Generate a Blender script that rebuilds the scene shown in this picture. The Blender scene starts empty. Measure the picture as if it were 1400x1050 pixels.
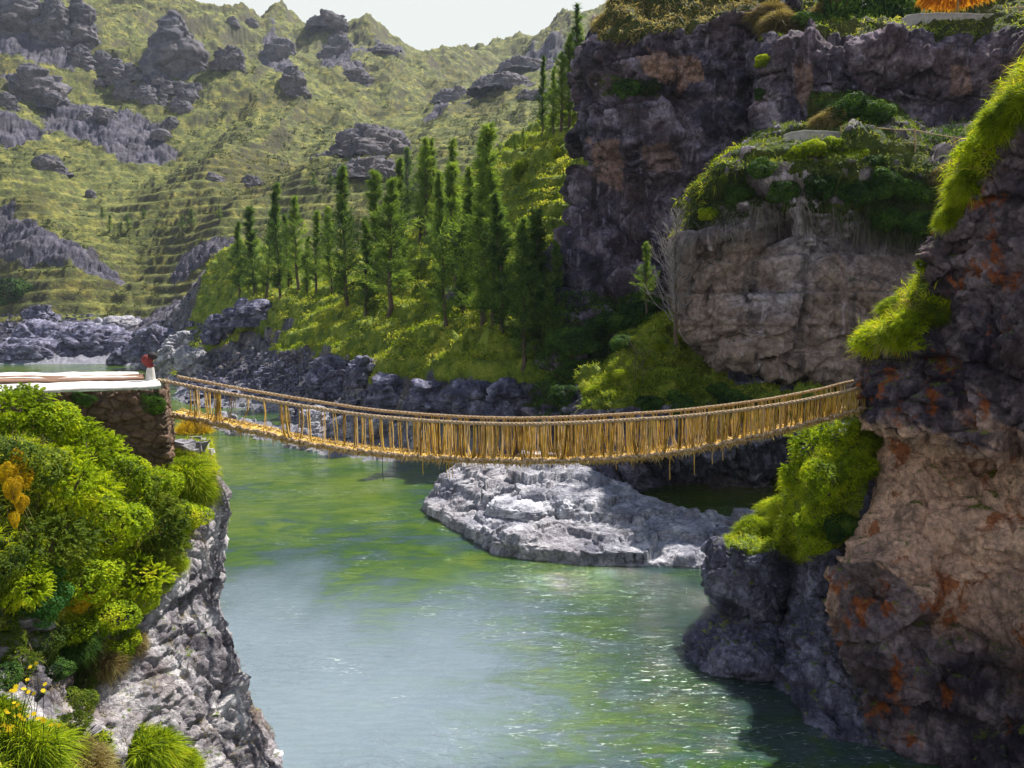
import bpy, math, random
import numpy as np
from mathutils import Vector
from mathutils.bvhtree import BVHTree
random.seed(7); RNG = np.random.default_rng(7)
scene = bpy.context.scene
COL = scene.collection
F = 1100.0; CAMZ = 14.0; TH = math.atan(94/1100.0)
CT, ST = math.cos(TH), math.sin(TH)
CAM = np.array([0, 0, CAMZ])

# ---------------------------------------------------------------- placing helpers
def P(px, py, y):
    """world point seen at photo position px,py when it stands y metres ahead"""
    a = (px-700)/F; b = (525-py)/F
    dy = CT+b*ST; s = y/dy
    return (a*s, y, CAMZ+(-ST+b*CT)*s)
def Z(px, z, y):
    t = (z-CAMZ)/y
    b = (t*CT+ST)/(CT-t*ST)
    return P(px, 525-F*b, y)
def ray(px, py):
    return Vector(((px-700)/F, CT+(525-py)/F*ST, -ST+(525-py)/F*CT)).normalized()

# ---------------------------------------------------------------- noise
def _h(ix, iy, iz, s):
    h = (ix.astype(np.uint32)*np.uint32(374761393) + iy.astype(np.uint32)*np.uint32(668265263)
         + iz.astype(np.uint32)*np.uint32(2246822519) + np.uint32((s*3266489917) & 0xffffffff))
    h = (h ^ (h >> np.uint32(13)))*np.uint32(1274126177)
    h = (h ^ (h >> np.uint32(16)))*np.uint32(2654435761)
    return ((h ^ (h >> np.uint32(15))) & np.uint32(0xffffff)).astype(np.float32)/np.float32(16777215)
def vn(p, s=0):
    i = np.floor(p).astype(np.int64); f = (p-i).astype(np.float32)
    f = f*f*(3-2*f); out = 0
    for dx in (0, 1):
        wx = f[:, 0] if dx else 1-f[:, 0]
        for dy in (0, 1):
            wy = f[:, 1] if dy else 1-f[:, 1]
            for dz in (0, 1):
                wz = f[:, 2] if dz else 1-f[:, 2]
                out = out+wx*wy*wz*_h(i[:, 0]+dx, i[:, 1]+dy, i[:, 2]+dz, s)
    return out*2-1
def fbm(p, sc, octv=4, s=0, gain=.5):
    q = p*sc; a = 1; o = 0; t = 0
    for k in range(octv):
        o = o+a*vn(q, s+k*17); t += a; a *= gain; q = q*2.03+11.7
    return o/t
def ridged(p, sc, octv=4, s=0):
    q = p*sc; a = 1; o = 0; t = 0
    for k in range(octv):
        o = o+a*(1-np.abs(vn(q, s+k*13))*2); t += a; a *= .5; q = q*2.03+5.3
    return o/t
def worley(p, sc, s=0):
    """F1, F2-F1 and a random value per cell"""
    q = p*sc; i = np.floor(q).astype(np.int64); f = q-i
    d1 = np.full(len(q), 9.); d2 = np.full(len(q), 9.); cv = np.zeros(len(q))
    for dx in (-1, 0, 1):
        for dy in (-1, 0, 1):
            for dz in (-1, 0, 1):
                a, b, c = i[:, 0]+dx, i[:, 1]+dy, i[:, 2]+dz
                r1 = _h(a, b, c, s); r2 = _h(a, b, c, s+101); r3 = _h(a, b, c, s+202)
                d = np.sqrt((dx+r1-f[:, 0])**2+(dy+r2-f[:, 1])**2+(dz+r3-f[:, 2])**2)
                nr = d < d1
                d2 = np.where(nr, d1, np.minimum(d2, d)); cv = np.where(nr, (r1*7.3+r2*3.1) % 1, cv)
                d1 = np.where(nr, d, d1)
    return d1, d2-d1, cv
def facet(p, sc, s=0):
    """angular blocks: every cell gets its own tilted face; returns height and distance to the joint"""
    q = p*sc; i = np.floor(q).astype(np.int64); f = q-i; d1 = np.full(len(q), 9.); d2 = np.full(len(q), 9.); h = np.zeros(len(q))
    for dx in (-1, 0, 1):
        for dy in (-1, 0, 1):
            for dz in (-1, 0, 1):
                a, b, c = i[:, 0]+dx, i[:, 1]+dy, i[:, 2]+dz
                r1 = _h(a, b, c, s); r2 = _h(a, b, c, s+101); r3 = _h(a, b, c, s+202)
                vx, vy, vz = dx+r1-f[:, 0], dy+r2-f[:, 1], dz+r3-f[:, 2]
                d = np.sqrt(vx*vx+vy*vy+vz*vz); nr = d < d1
                hh = vx*((r2*7.7) % 1-.5)*2.4+vy*((r3*9.1) % 1-.5)*2.4+vz*((r1*8.3) % 1-.35)*2.0+((r1*5.1+r3*3.3) % 1-.5)*.9
                d2 = np.where(nr, d1, np.minimum(d2, d)); h = np.where(nr, hh, h); d1 = np.where(nr, d, d1)
    return h, d2-d1
def sstep(a, b, x):
    t = np.clip((x-a)/(b-a), 0, 1); return t*t*(3-2*t)

# ---------------------------------------------------------------- mesh helpers
def tag(o, label=None, cat=None, group=None, kind=None):
    if label: o['label'] = label
    if cat: o['category'] = cat
    if group: o['group'] = group
    if kind: o['kind'] = kind
    return o
def mesh_np(name, v, q, mat=None, smooth=True, attrs=None):
    v = np.ascontiguousarray(v, np.float32); q = np.ascontiguousarray(q, np.int32)
    me = bpy.data.meshes.new(name); n, k = q.shape
    me.vertices.add(len(v)); me.vertices.foreach_set('co', v.ravel())
    me.loops.add(n*k); me.loops.foreach_set('vertex_index', q.ravel())
    me.polygons.add(n); me.polygons.foreach_set('loop_start', np.arange(0, n*k, k, dtype=np.int32))
    try: me.polygons.foreach_set('loop_total', np.full(n, k, np.int32))
    except Exception: pass
    me.polygons.foreach_set('use_smooth', np.full(n, smooth, bool))
    me.update(calc_edges=True)
    if attrs:
        for an, av in attrs.items():
            at = me.attributes.new(an, 'FLOAT', 'POINT'); at.data.foreach_set('value', np.ascontiguousarray(av, np.float32))
    if mat: me.materials.append(mat)
    return me
def link(name, me, parent=None, loc=None, rz=0, sc=None):
    o = bpy.data.objects.new(name, me); COL.objects.link(o)
    if parent: o.parent = parent
    if loc is not None: o.location = loc
    if rz: o.rotation_euler = (0, 0, rz)
    if sc is not None: o.scale = sc if hasattr(sc, '__len__') else (sc, sc, sc)
    return o
def empty(name, loc=(0, 0, 0), rz=0):
    return link(name, None, None, loc, rz)
def grid_quads(nr, nc):
    i = np.arange(nr*nc).reshape(nr, nc)
    return np.stack([i[:-1, :-1], i[:-1, 1:], i[1:, 1:], i[1:, :-1]], -1).reshape(-1, 4)
class MB:
    """collects pieces (verts, quads) into one mesh"""
    def __init__(s): s.v = []; s.q = []; s.a = []; s.n = 0
    def add(s, v, q, a=None):
        v = np.asarray(v, float); s.v.append(v); s.q.append(np.asarray(q, int)+s.n); s.n += len(v)
        s.a.append(np.full(len(v), .5) if a is None else np.broadcast_to(a, (len(v),)))
    def box(s, c, d, rz=0, a=None):
        c = np.array(c, float); d = np.array(d, float)/2
        v = np.array([[x, y, z] for z in (-1, 1) for y in (-1, 1) for x in (-1, 1)])*d
        cs, sn = math.cos(rz), math.sin(rz)
        v = np.stack([v[:, 0]*cs-v[:, 1]*sn, v[:, 0]*sn+v[:, 1]*cs, v[:, 2]], -1)+c
        s.add(v, [[0, 2, 3, 1], [4, 5, 7, 6], [0, 1, 5, 4], [2, 6, 7, 3], [0, 4, 6, 2], [1, 3, 7, 5]], a)
    def tube(s, pts, r, n=6, a=None):
        pts = np.asarray(pts, float); m = len(pts); r = np.broadcast_to(r, (m,))
        t = np.gradient(pts, axis=0); t /= np.linalg.norm(t, axis=1)[:, None]+1e-9
        ref = np.where(np.abs(t[:, 2:3]) > .9, [[1., 0, 0]], [[0, 0, 1.]])
        u = np.cross(t, ref); u /= np.linalg.norm(u, axis=1)[:, None]+1e-9; w = np.cross(t, u)
        an = np.arange(n)*2*math.pi/n
        v = pts[:, None]+r[:, None, None]*(u[:, None]*np.cos(an)[None, :, None]+w[:, None]*np.sin(an)[None, :, None])
        i = np.arange(m*n).reshape(m, n); j = np.roll(i, -1, 1)
        s.add(v.reshape(-1, 3), np.stack([i[:-1], i[1:], j[1:], j[:-1]], -1).reshape(-1, 4), a)
        return u, w
    def me(s, name, mat, smooth=True):
        return mesh_np(name, np.concatenate(s.v), np.concatenate(s.q), mat, smooth, {'tint': np.concatenate(s.a)})
    def build(s, name, mat, parent=None, smooth=True, loc=None):
        return link(name, s.me(name, mat, smooth), parent, loc)
def unit(v): return v/(np.linalg.norm(v, axis=-1, keepdims=True)+1e-9)
def blades(pos, d, ln, w, droop=.5, tint=.5, seg=3):
    """grass blades: strips that start at pos, leave along d and bend down; returns verts, quads, tint"""
    n = len(pos); d = unit(d); ln = np.broadcast_to(ln, (n,)); w = np.broadcast_to(w, (n,))
    side = unit(np.cross(d, RNG.normal(size=(n, 3)))); ts = np.linspace(0, 1, seg+1); vs = []
    dr = np.broadcast_to(droop, (n,))
    for t in ts:
        c = pos+d*(ln*t)[:, None]; c = c-np.array([0, 0, 1.])*(dr*ln*t*t)[:, None]
        ww = w*(1-t)**.7+w*.08
        vs += [c-side*ww[:, None]/2, c+side*ww[:, None]/2]
    v = np.stack(vs, 1); k = 2*(seg+1)
    b = (np.arange(n)*k)[:, None]; q = []
    for j in range(seg): q.append(b+np.array([2*j, 2*j+1, 2*j+3, 2*j+2])[None])
    return v.reshape(-1, 3), np.concatenate(q), np.repeat(np.broadcast_to(tint, (n,)), k)
def leaves(pos, nrm, size, tint, asp=.5):
    n = len(pos); nrm = unit(nrm+RNG.normal(size=(n, 3))*.55); size = np.broadcast_to(size, (n,))
    a = unit(np.cross(nrm, RNG.normal(size=(n, 3)))); b = np.cross(nrm, a)
    s = size[:, None]
    v = np.stack([pos-a*s, pos+b*s*asp+nrm*s*.15, pos+a*s, pos-b*s*asp+nrm*s*.15], 1)
    return v.reshape(-1, 3), np.arange(4*n).reshape(-1, 4), np.repeat(np.broadcast_to(tint, (n,)), 4)

# ---------------------------------------------------------------- camera, sky, sun
cam = bpy.data.cameras.new('camera'); co = bpy.data.objects.new('camera', cam); COL.objects.link(co)
co.location = (0, 0, CAMZ); co.rotation_euler = (math.pi/2-TH, 0, 0)
cam.sensor_width = 36; cam.lens = 36*F/1400; cam.clip_start = .1; cam.clip_end = 6000
scene.camera = co
SUN = np.array([.35, .45, .83]); SUN = SUN/np.linalg.norm(SUN)
sl = bpy.data.lights.new('sun', 'SUN'); sl.energy = 5; sl.angle = math.radians(.5); sl.color = (1, .95, .86)
so = bpy.data.objects.new('sun', sl); COL.objects.link(so)
so.rotation_euler = Vector(SUN).to_track_quat('Z', 'Y').to_euler(); so.location = (50, 40, 90)
w = bpy.data.worlds.new('World'); scene.world = w; w.use_nodes = True
nt = w.node_tree; bg = nt.nodes['Background']
sk = nt.nodes.new('ShaderNodeTexSky'); sk.sky_type = 'NISHITA'; sk.sun_disc = False
sk.sun_elevation = math.asin(SUN[2]); sk.sun_rotation = math.atan2(SUN[0], SUN[1])
sk.altitude = 3700; sk.air_density = 1.2; sk.dust_density = 2.5; sk.ozone_density = 1.0
# thin bright cloud that whitens the sky towards the horizon
tcw = nt.nodes.new('ShaderNodeTexCoord'); sx = nt.nodes.new('ShaderNodeSeparateXYZ'); nt.links.new(tcw.outputs['Generated'], sx.inputs[0])
mr = nt.nodes.new('ShaderNodeMapRange'); nt.links.new(sx.outputs[2], mr.inputs[0])
for i_, v_ in enumerate((.42, .72, .96, .0)): mr.inputs[i_+1].default_value = v_
mxw = nt.nodes.new('ShaderNodeMix'); mxw.data_type = 'RGBA'; nt.links.new(mr.outputs[0], mxw.inputs[0]); nt.links.new(sk.outputs[0], mxw.inputs[6])
mxw.inputs[7].default_value = (5.6, 5.8, 5.55, 1)
nt.links.new(mxw.outputs[2], bg.inputs[0]); bg.inputs[1].default_value = .08
vs_ = scene.view_settings; vs_.view_transform = 'Standard'; vs_.look = 'None'; vs_.gamma = 1; vs_.exposure = 1.0
scene.cycles.max_bounces = 6; scene.cycles.diffuse_bounces = 3; scene.cycles.transmission_bounces = 2; scene.cycles.glossy_bounces = 2

# ---------------------------------------------------------------- materials
class G:
    def __init__(s, name):
        s.m = bpy.data.materials.new(name); s.m.use_nodes = True; s.t = s.m.node_tree; s.t.nodes.clear()
        s.out = s.n('OutputMaterial'); s.tc = None
    def n(s, ty, **k):
        x = s.t.nodes.new('ShaderNode'+ty)
        for a, b in k.items(): setattr(x, a, b)
        return x
    def set(s, sock, v):
        if isinstance(v, bpy.types.NodeSocket): s.t.links.new(v, sock)
        elif v is not None:
            if hasattr(v, '__len__') and len(v) == 3 and sock.type == 'RGBA': v = (*v, 1)
            sock.default_value = v
    def coord(s, scale=(1, 1, 1)):
        if not s.tc: s.tc = s.n('TexCoord').outputs['Object']
        if tuple(scale) == (1, 1, 1): return s.tc
        m = s.n('Mapping'); s.set(m.inputs[0], s.tc); m.inputs['Scale'].default_value = scale
        return m.outputs[0]
    def noise(s, sc, det=6, ro=.6, scale=(1, 1, 1), dist=0):
        x = s.n('TexNoise'); s.set(x.inputs['Vector'], s.coord(scale)); x.inputs['Scale'].default_value = sc
        x.inputs['Detail'].default_value = det; x.inputs['Roughness'].default_value = ro
        x.inputs['Distortion'].default_value = dist; return x.outputs[0]
    def vor(s, sc, feat='DISTANCE_TO_EDGE', scale=(1, 1, 1)):
        x = s.n('TexVoronoi', feature=feat); s.set(x.inputs['Vector'], s.coord(scale)); x.inputs['Scale'].default_value = sc
        return x.outputs[0]
    def rng(s, v, a, b, c=0, d=1):
        x = s.n('MapRange', interpolation_type='SMOOTHSTEP'); s.set(x.inputs[0], v)
        for i, k in enumerate((a, b, c, d)): x.inputs[i+1].default_value = k
        return x.outputs[0]
    def ramp(s, f, stops):
        x = s.n('ValToRGB'); s.set(x.inputs[0], f); e = x.color_ramp.elements
        while len(e) < len(stops): e.new(.5)
        for el, (p, c) in zip(e, stops): el.position = p; el.color = (*c, 1)
        return x.outputs[0]
    def mix(s, f, a, b, mode='MIX'):
        x = s.n('Mix', data_type='RGBA', blend_type=mode); s.set(x.inputs[0], f); s.set(x.inputs[6], a); s.set(x.inputs[7], b)
        return x.outputs[2]
    def math(s, op, a, b=None, clamp=False):
        x = s.n('Math', operation=op, use_clamp=clamp); s.set(x.inputs[0], a)
        if b is not None: s.set(x.inputs[1], b)
        return x.outputs[0]
    def attr(s, n): return s.n('Attribute', attribute_name=n).outputs['Fac']
    def bump(s, h, st, dist=.1, nrm=None):
        x = s.n('Bump'); s.set(x.inputs['Height'], h); x.inputs['Strength'].default_value = st; x.inputs['Distance'].default_value = dist
        if nrm: s.set(x.inputs['Normal'], nrm)
        return x.outputs[0]
    def bsdf(s, col, rough=.9, nrm=None, spec=.2, **k):
        x = s.n('BsdfPrincipled'); s.set(x.inputs['Base Color'], col); s.set(x.inputs['Roughness'], rough)
        x.inputs['Specular IOR Level'].default_value = spec
        if nrm: s.set(x.inputs['Normal'], nrm)
        for a, b in k.items(): s.set(x.inputs[a], b)
        return x.outputs[0]
    def done(s, sh): s.t.links.new(sh, s.out.inputs[0]); return s.m

def rock_mat(name, c, sc=.35, streak=.6, orange=0, bump=.6, warm=None, warmth=0, grass=None, cracks=.7, wet=None, bd=.12, clustr=0, pale=None):
    g = G(name)
    n = g.noise(sc, 9, .68); col = g.ramp(n, [(.36, c[0]), (.50, c[1]), (.64, c[2])])
    if warm:
        col = g.mix(g.math('MULTIPLY', g.rng(g.noise(sc*.35, 5, .6), .42, .62), warmth), col, warm)
        wm = g.attr('warm'); col = g.mix(wm, col, g.mix(g.rng(g.noise(1.1, 8, .7), .35, .65), warm, [x*.68 for x in warm]))
    fine = g.noise(sc*9, 8, .72); col = g.mix(.75, col, g.mix(1, col, g.ramp(fine, [(.3, (.25, .25, .27)), (.5, (1, 1, 1)), (.70, (1.9, 1.85, 1.8))]), 'MULTIPLY'))
    if streak:
        st = g.noise(sc*2.6, 6, .6, (1, 1, .13), .3)
        col = g.mix(g.math('MULTIPLY', g.rng(st, .52, .66), streak), col, (.022, .020, .026))
        st2 = g.noise(sc*5, 5, .6, (1, 1, .09))
        col = g.mix(g.math('MULTIPLY', g.rng(st2, .58, .7), streak*.5), col, [min(1, x*1.7) for x in c[2]])
    if orange:
        o = g.rng(g.noise(sc*1.7, 7, .65, (1, 1, .7)), .66-orange*.12, .72-orange*.1)
        col = g.mix(g.math('MULTIPLY', o, .85), col, g.ramp(fine, [(.35, (.16, .035, .008)), (.65, (.42, .12, .02))]))
    vx = g.n('TexVoronoi', feature='DISTANCE_TO_EDGE'); dn = g.n('TexNoise'); g.set(dn.inputs[0], g.coord()); dn.inputs['Scale'].default_value = sc*2.2; dn.inputs['Detail'].default_value = 4
    vm = g.n('VectorMath', operation='MULTIPLY_ADD'); g.set(vm.inputs[0], dn.outputs[1]); vm.inputs[1].default_value = (1.4/sc,)*3; g.set(vm.inputs[2], g.coord((1, 1, 1.7)))
    g.set(vx.inputs['Vector'], vm.outputs[0]); vx.inputs['Scale'].default_value = sc*1.3; ce = g.rng(vx.outputs[0], 0, .045)
    if cracks: col = g.mix(g.math('MULTIPLY', g.math('SUBTRACT', 1, ce), cracks*.6), col, (.02, .018, .02))
    if pale:
        sp = g.n('SeparateXYZ'); g.set(sp.inputs[0], g.coord())
        hh = g.math('ADD', sp.outputs[2], g.math('MULTIPLY', g.math('SUBTRACT', g.noise(.25, 4, .6), .5), 5))
        col = g.mix(g.rng(hh, 3.4, 1.6), col, g.mix(1, pale, g.ramp(fine, [(.3, (.45, .45, .5)), (.5, (1, 1, 1)), (.7, (1.5, 1.5, 1.5))]), 'MULTIPLY'))
    if grass:
        gm = g.attr('gm'); ed = g.math('ADD', gm, g.math('MULTIPLY', g.math('SUBTRACT', g.noise(2.2 if clustr == 0 else clustr, 7, .7), .5), .9))
        gc = g.ramp(g.noise(.13 if clustr else .4, 8, .7), [(.32, grass[0]), (.5, grass[1]), (.68, grass[2])])
        gc = g.mix(.9, gc, g.mix(1, gc, g.ramp(g.noise(.55 if clustr else 5, 9, .78, (1, 1, 2.5)), [(.34, (.22, .27, .25)), (.52, (1, 1, 1)), (.68, (1.6, 1.5, 1.3))]), 'MULTIPLY'))
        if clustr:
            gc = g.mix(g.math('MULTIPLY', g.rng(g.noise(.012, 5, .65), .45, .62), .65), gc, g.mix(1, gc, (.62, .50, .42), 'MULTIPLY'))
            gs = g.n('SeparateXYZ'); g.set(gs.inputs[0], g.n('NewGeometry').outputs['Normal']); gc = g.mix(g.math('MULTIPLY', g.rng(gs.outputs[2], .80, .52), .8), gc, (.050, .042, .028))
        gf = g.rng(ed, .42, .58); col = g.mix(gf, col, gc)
    h = g.math('ADD', g.math('MULTIPLY', fine, .6), g.math('MULTIPLY', g.noise(sc*3.2, 10, .75), 1.2))
    h = g.math('ADD', h, g.math('MULTIPLY', ce, .25*cracks))
    nr = g.bump(h, bump, bd)
    rough = .92 if wet is None else g.rng(g.noise(sc*2, 4), .35, .6, wet, .95)
    return g.done(g.bsdf(col, rough, nr, .25))
def leaf_mat(name, stops, trans=.45, noise=.5, spec=.15):
    g = G(name)
    t = g.math('ADD', g.attr('tint'), g.math('MULTIPLY', g.math('SUBTRACT', g.noise(noise, 4, .6), .5), .8))
    oi = g.n('ObjectInfo').outputs['Random']
    t = g.math('ADD', t, g.math('MULTIPLY', g.math('SUBTRACT', oi, .5), .22))
    col = g.ramp(t, [(p, c) for p, c in stops])
    b = g.bsdf(col, .7, None, spec); tr = g.n('BsdfTranslucent'); g.set(tr.inputs[0], g.mix(1, col, (1.25, 1.15, .6), 'MULTIPLY'))
    mx = g.n('MixShader'); mx.inputs[0].default_value = trans; g.t.links.new(b, mx.inputs[1]); g.t.links.new(tr.outputs[0], mx.inputs[2])
    return g.done(mx.outputs[0])
def plain(name, c0, c1, sc=4, rough=.85, bump=.4, bd=.02, spec=.25, stretch=(1, 1, 1)):
    g = G(name); n = g.noise(sc, 8, .7, stretch)
    return g.done(g.bsdf(g.ramp(n, [(.3, c0), (.7, c1)]), rough, g.bump(g.noise(sc*4, 8, .7, stretch), bump, bd), spec))
M = {}
HG = [(.034, .046, .014), (.135, .152, .036), (.37, .34, .075)]        # far hill grass: olive, khaki, straw
BG = [(.04, .065, .010), (.15, .21, .018), (.38, .39, .06)]        # bank grass: green, lime, yellow
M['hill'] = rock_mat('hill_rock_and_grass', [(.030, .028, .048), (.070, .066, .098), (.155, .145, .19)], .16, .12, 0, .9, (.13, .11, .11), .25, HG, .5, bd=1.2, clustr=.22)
M['bank'] = rock_mat('bank_rock_and_grass', [(.045, .045, .06), (.10, .10, .125), (.22, .21, .23)], .4, .3, 0, .9, (.17, .13, .10), .4, BG, .8, bd=.3, pale=(.21, .21, .25))
M['cliff'] = rock_mat('dark_cliff_rock', [(.016, .013, .028), (.072, .060, .098), (.30, .255, .33)], .28, .8, 0, .9, (.34, .21, .17), .18, [(.025, .04, .010), (.055, .07, .014), (.12, .12, .03)], .7, bd=.35)
M['block'] = rock_mat('grey_brown_cliff_rock', [(.030, .025, .038), (.145, .125, .155), (.42, .37, .42)], .25, .65, 0, .8, (.32, .23, .19), .25, [(.022, .042, .010), (.05, .075, .014), (.12, .13, .025)], .6, bd=.3)
M['near'] = rock_mat('rusty_cliff_rock', [(.014, .010, .020), (.060, .046, .068), (.24, .19, .22)], .5, .5, .9, .9, (.74, .48, .36), .08, [(.06, .09, .012), (.14, .19, .02), (.24, .26, .04)], .5, bd=.18)
M['slab'] = rock_mat('pale_river_rock', [(.13, .13, .17), (.29, .29, .34), (.52, .51, .55)], .5, .25, 0, .8, (.3, .24, .2), .2, BG, .7, bd=.2)
M['blue'] = rock_mat('blue_grey_river_rock', [(.030, .030, .060), (.105, .105, .175), (.33, .33, .46)], .6, .35, 0, .9, (.22, .17, .15), .1, BG, .8, bd=.2, wet=.5)
M['left'] = rock_mat('pitted_pale_cliff_rock', [(.07, .062, .08), (.29, .27, .30), (.62, .60, .62)], .7, .35, 0, .9, (.22, .15, .11), .35, [(.03, .05, .008), (.08, .12, .012), (.15, .19, .02)], .6, bd=.15)
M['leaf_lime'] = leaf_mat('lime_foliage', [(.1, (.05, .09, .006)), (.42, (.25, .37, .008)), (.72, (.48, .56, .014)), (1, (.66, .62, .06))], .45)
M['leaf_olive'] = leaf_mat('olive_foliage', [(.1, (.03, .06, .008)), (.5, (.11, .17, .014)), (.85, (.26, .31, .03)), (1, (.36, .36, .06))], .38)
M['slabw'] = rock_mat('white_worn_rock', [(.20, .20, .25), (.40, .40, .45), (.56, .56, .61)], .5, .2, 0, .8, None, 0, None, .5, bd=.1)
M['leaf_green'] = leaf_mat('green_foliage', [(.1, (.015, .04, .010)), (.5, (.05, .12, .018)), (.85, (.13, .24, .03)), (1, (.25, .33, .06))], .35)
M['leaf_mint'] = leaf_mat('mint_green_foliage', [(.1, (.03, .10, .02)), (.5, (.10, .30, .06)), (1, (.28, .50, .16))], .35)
M['leaf_gold'] = leaf_mat('golden_foliage', [(.1, (.25, .16, .006)), (.5, (.66, .46, .012)), (1, (.80, .64, .02))], .35)
M['pine'] = leaf_mat('pine_needles', [(.1, (.020, .055, .020)), (.5, (.10, .18, .042)), (.85, (.26, .37, .07)), (1, (.36, .44, .09))], .55, .25)
M['pine_lime'] = leaf_mat('young_pine_needles', [(.1, (.06, .12, .022)), (.5, (.19, .30, .05)), (1, (.38, .46, .09))], .45, .25)
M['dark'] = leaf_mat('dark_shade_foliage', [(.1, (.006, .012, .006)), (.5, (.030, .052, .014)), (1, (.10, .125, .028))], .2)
M['grass_bank'] = leaf_mat('bank_grass_blades', [(.1, (.07, .12, .012)), (.5, (.26, .35, .022)), (1, (.52, .50, .10))], .45, .3)
M['grass_hill'] = leaf_mat('hill_shrub_leaves', [(.1, (.035, .055, .018)), (.5, (.08, .10, .03)), (1, (.2, .2, .07))], .3)
M['dry'] = leaf_mat('dead_stems', [(.1, (.05, .045, .04)), (.5, (.12, .11, .10)), (1, (.24, .22, .19))], .2)
M['straw'] = leaf_mat('dry_grass', [(.1, (.10, .07, .03)), (.5, (.26, .21, .08)), (1, (.48, .42, .18))], .35)
M['rope'] = leaf_mat('golden_straw_rope', [(.05, (.13, .07, .025)), (.35, (.44, .27, .055)), (.60, (.76, .54, .10)), (.9, (.74, .58, .36))], .3, 2.5)
M['rail'] = plain('twisted_pale_rope', (.30, .20, .11), (.62, .47, .32), 9, .9, .8, .02)
M['bark'] = plain('bark', (.05, .035, .025), (.14, .10, .08), 6, .95, .8, .03, stretch=(1, 1, .3))
M['greybark'] = plain('grey_dead_wood', (.16, .14, .14), (.36, .32, .33), 6, .9, .8, .02, stretch=(1, 1, .3))
M['white'] = plain('weathered_white_plaster', (.36, .34, .32), (.68, .66, .64), 2.2, .9, .6, .02)
M['conc'] = plain('pale_concrete', (.26, .24, .25), (.44, .41, .41), 2, .9, .3, .02)
M['brown'] = plain('brown_timber', (.13, .07, .05), (.30, .18, .12), 3, .9, .7, .02, stretch=(.3, 1, 1))
M['wood'] = plain('weathered_wood', (.24, .17, .09), (.45, .34, .2), 5, .9, .5, .01)
M['red'] = plain('dark_red_cloth', (.09, .015, .015), (.22, .04, .04), 8, .8, .3, .01)
M['black'] = plain('black_cloth', (.012, .01, .012), (.04, .03, .035), 8, .8, .3, .01)
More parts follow.
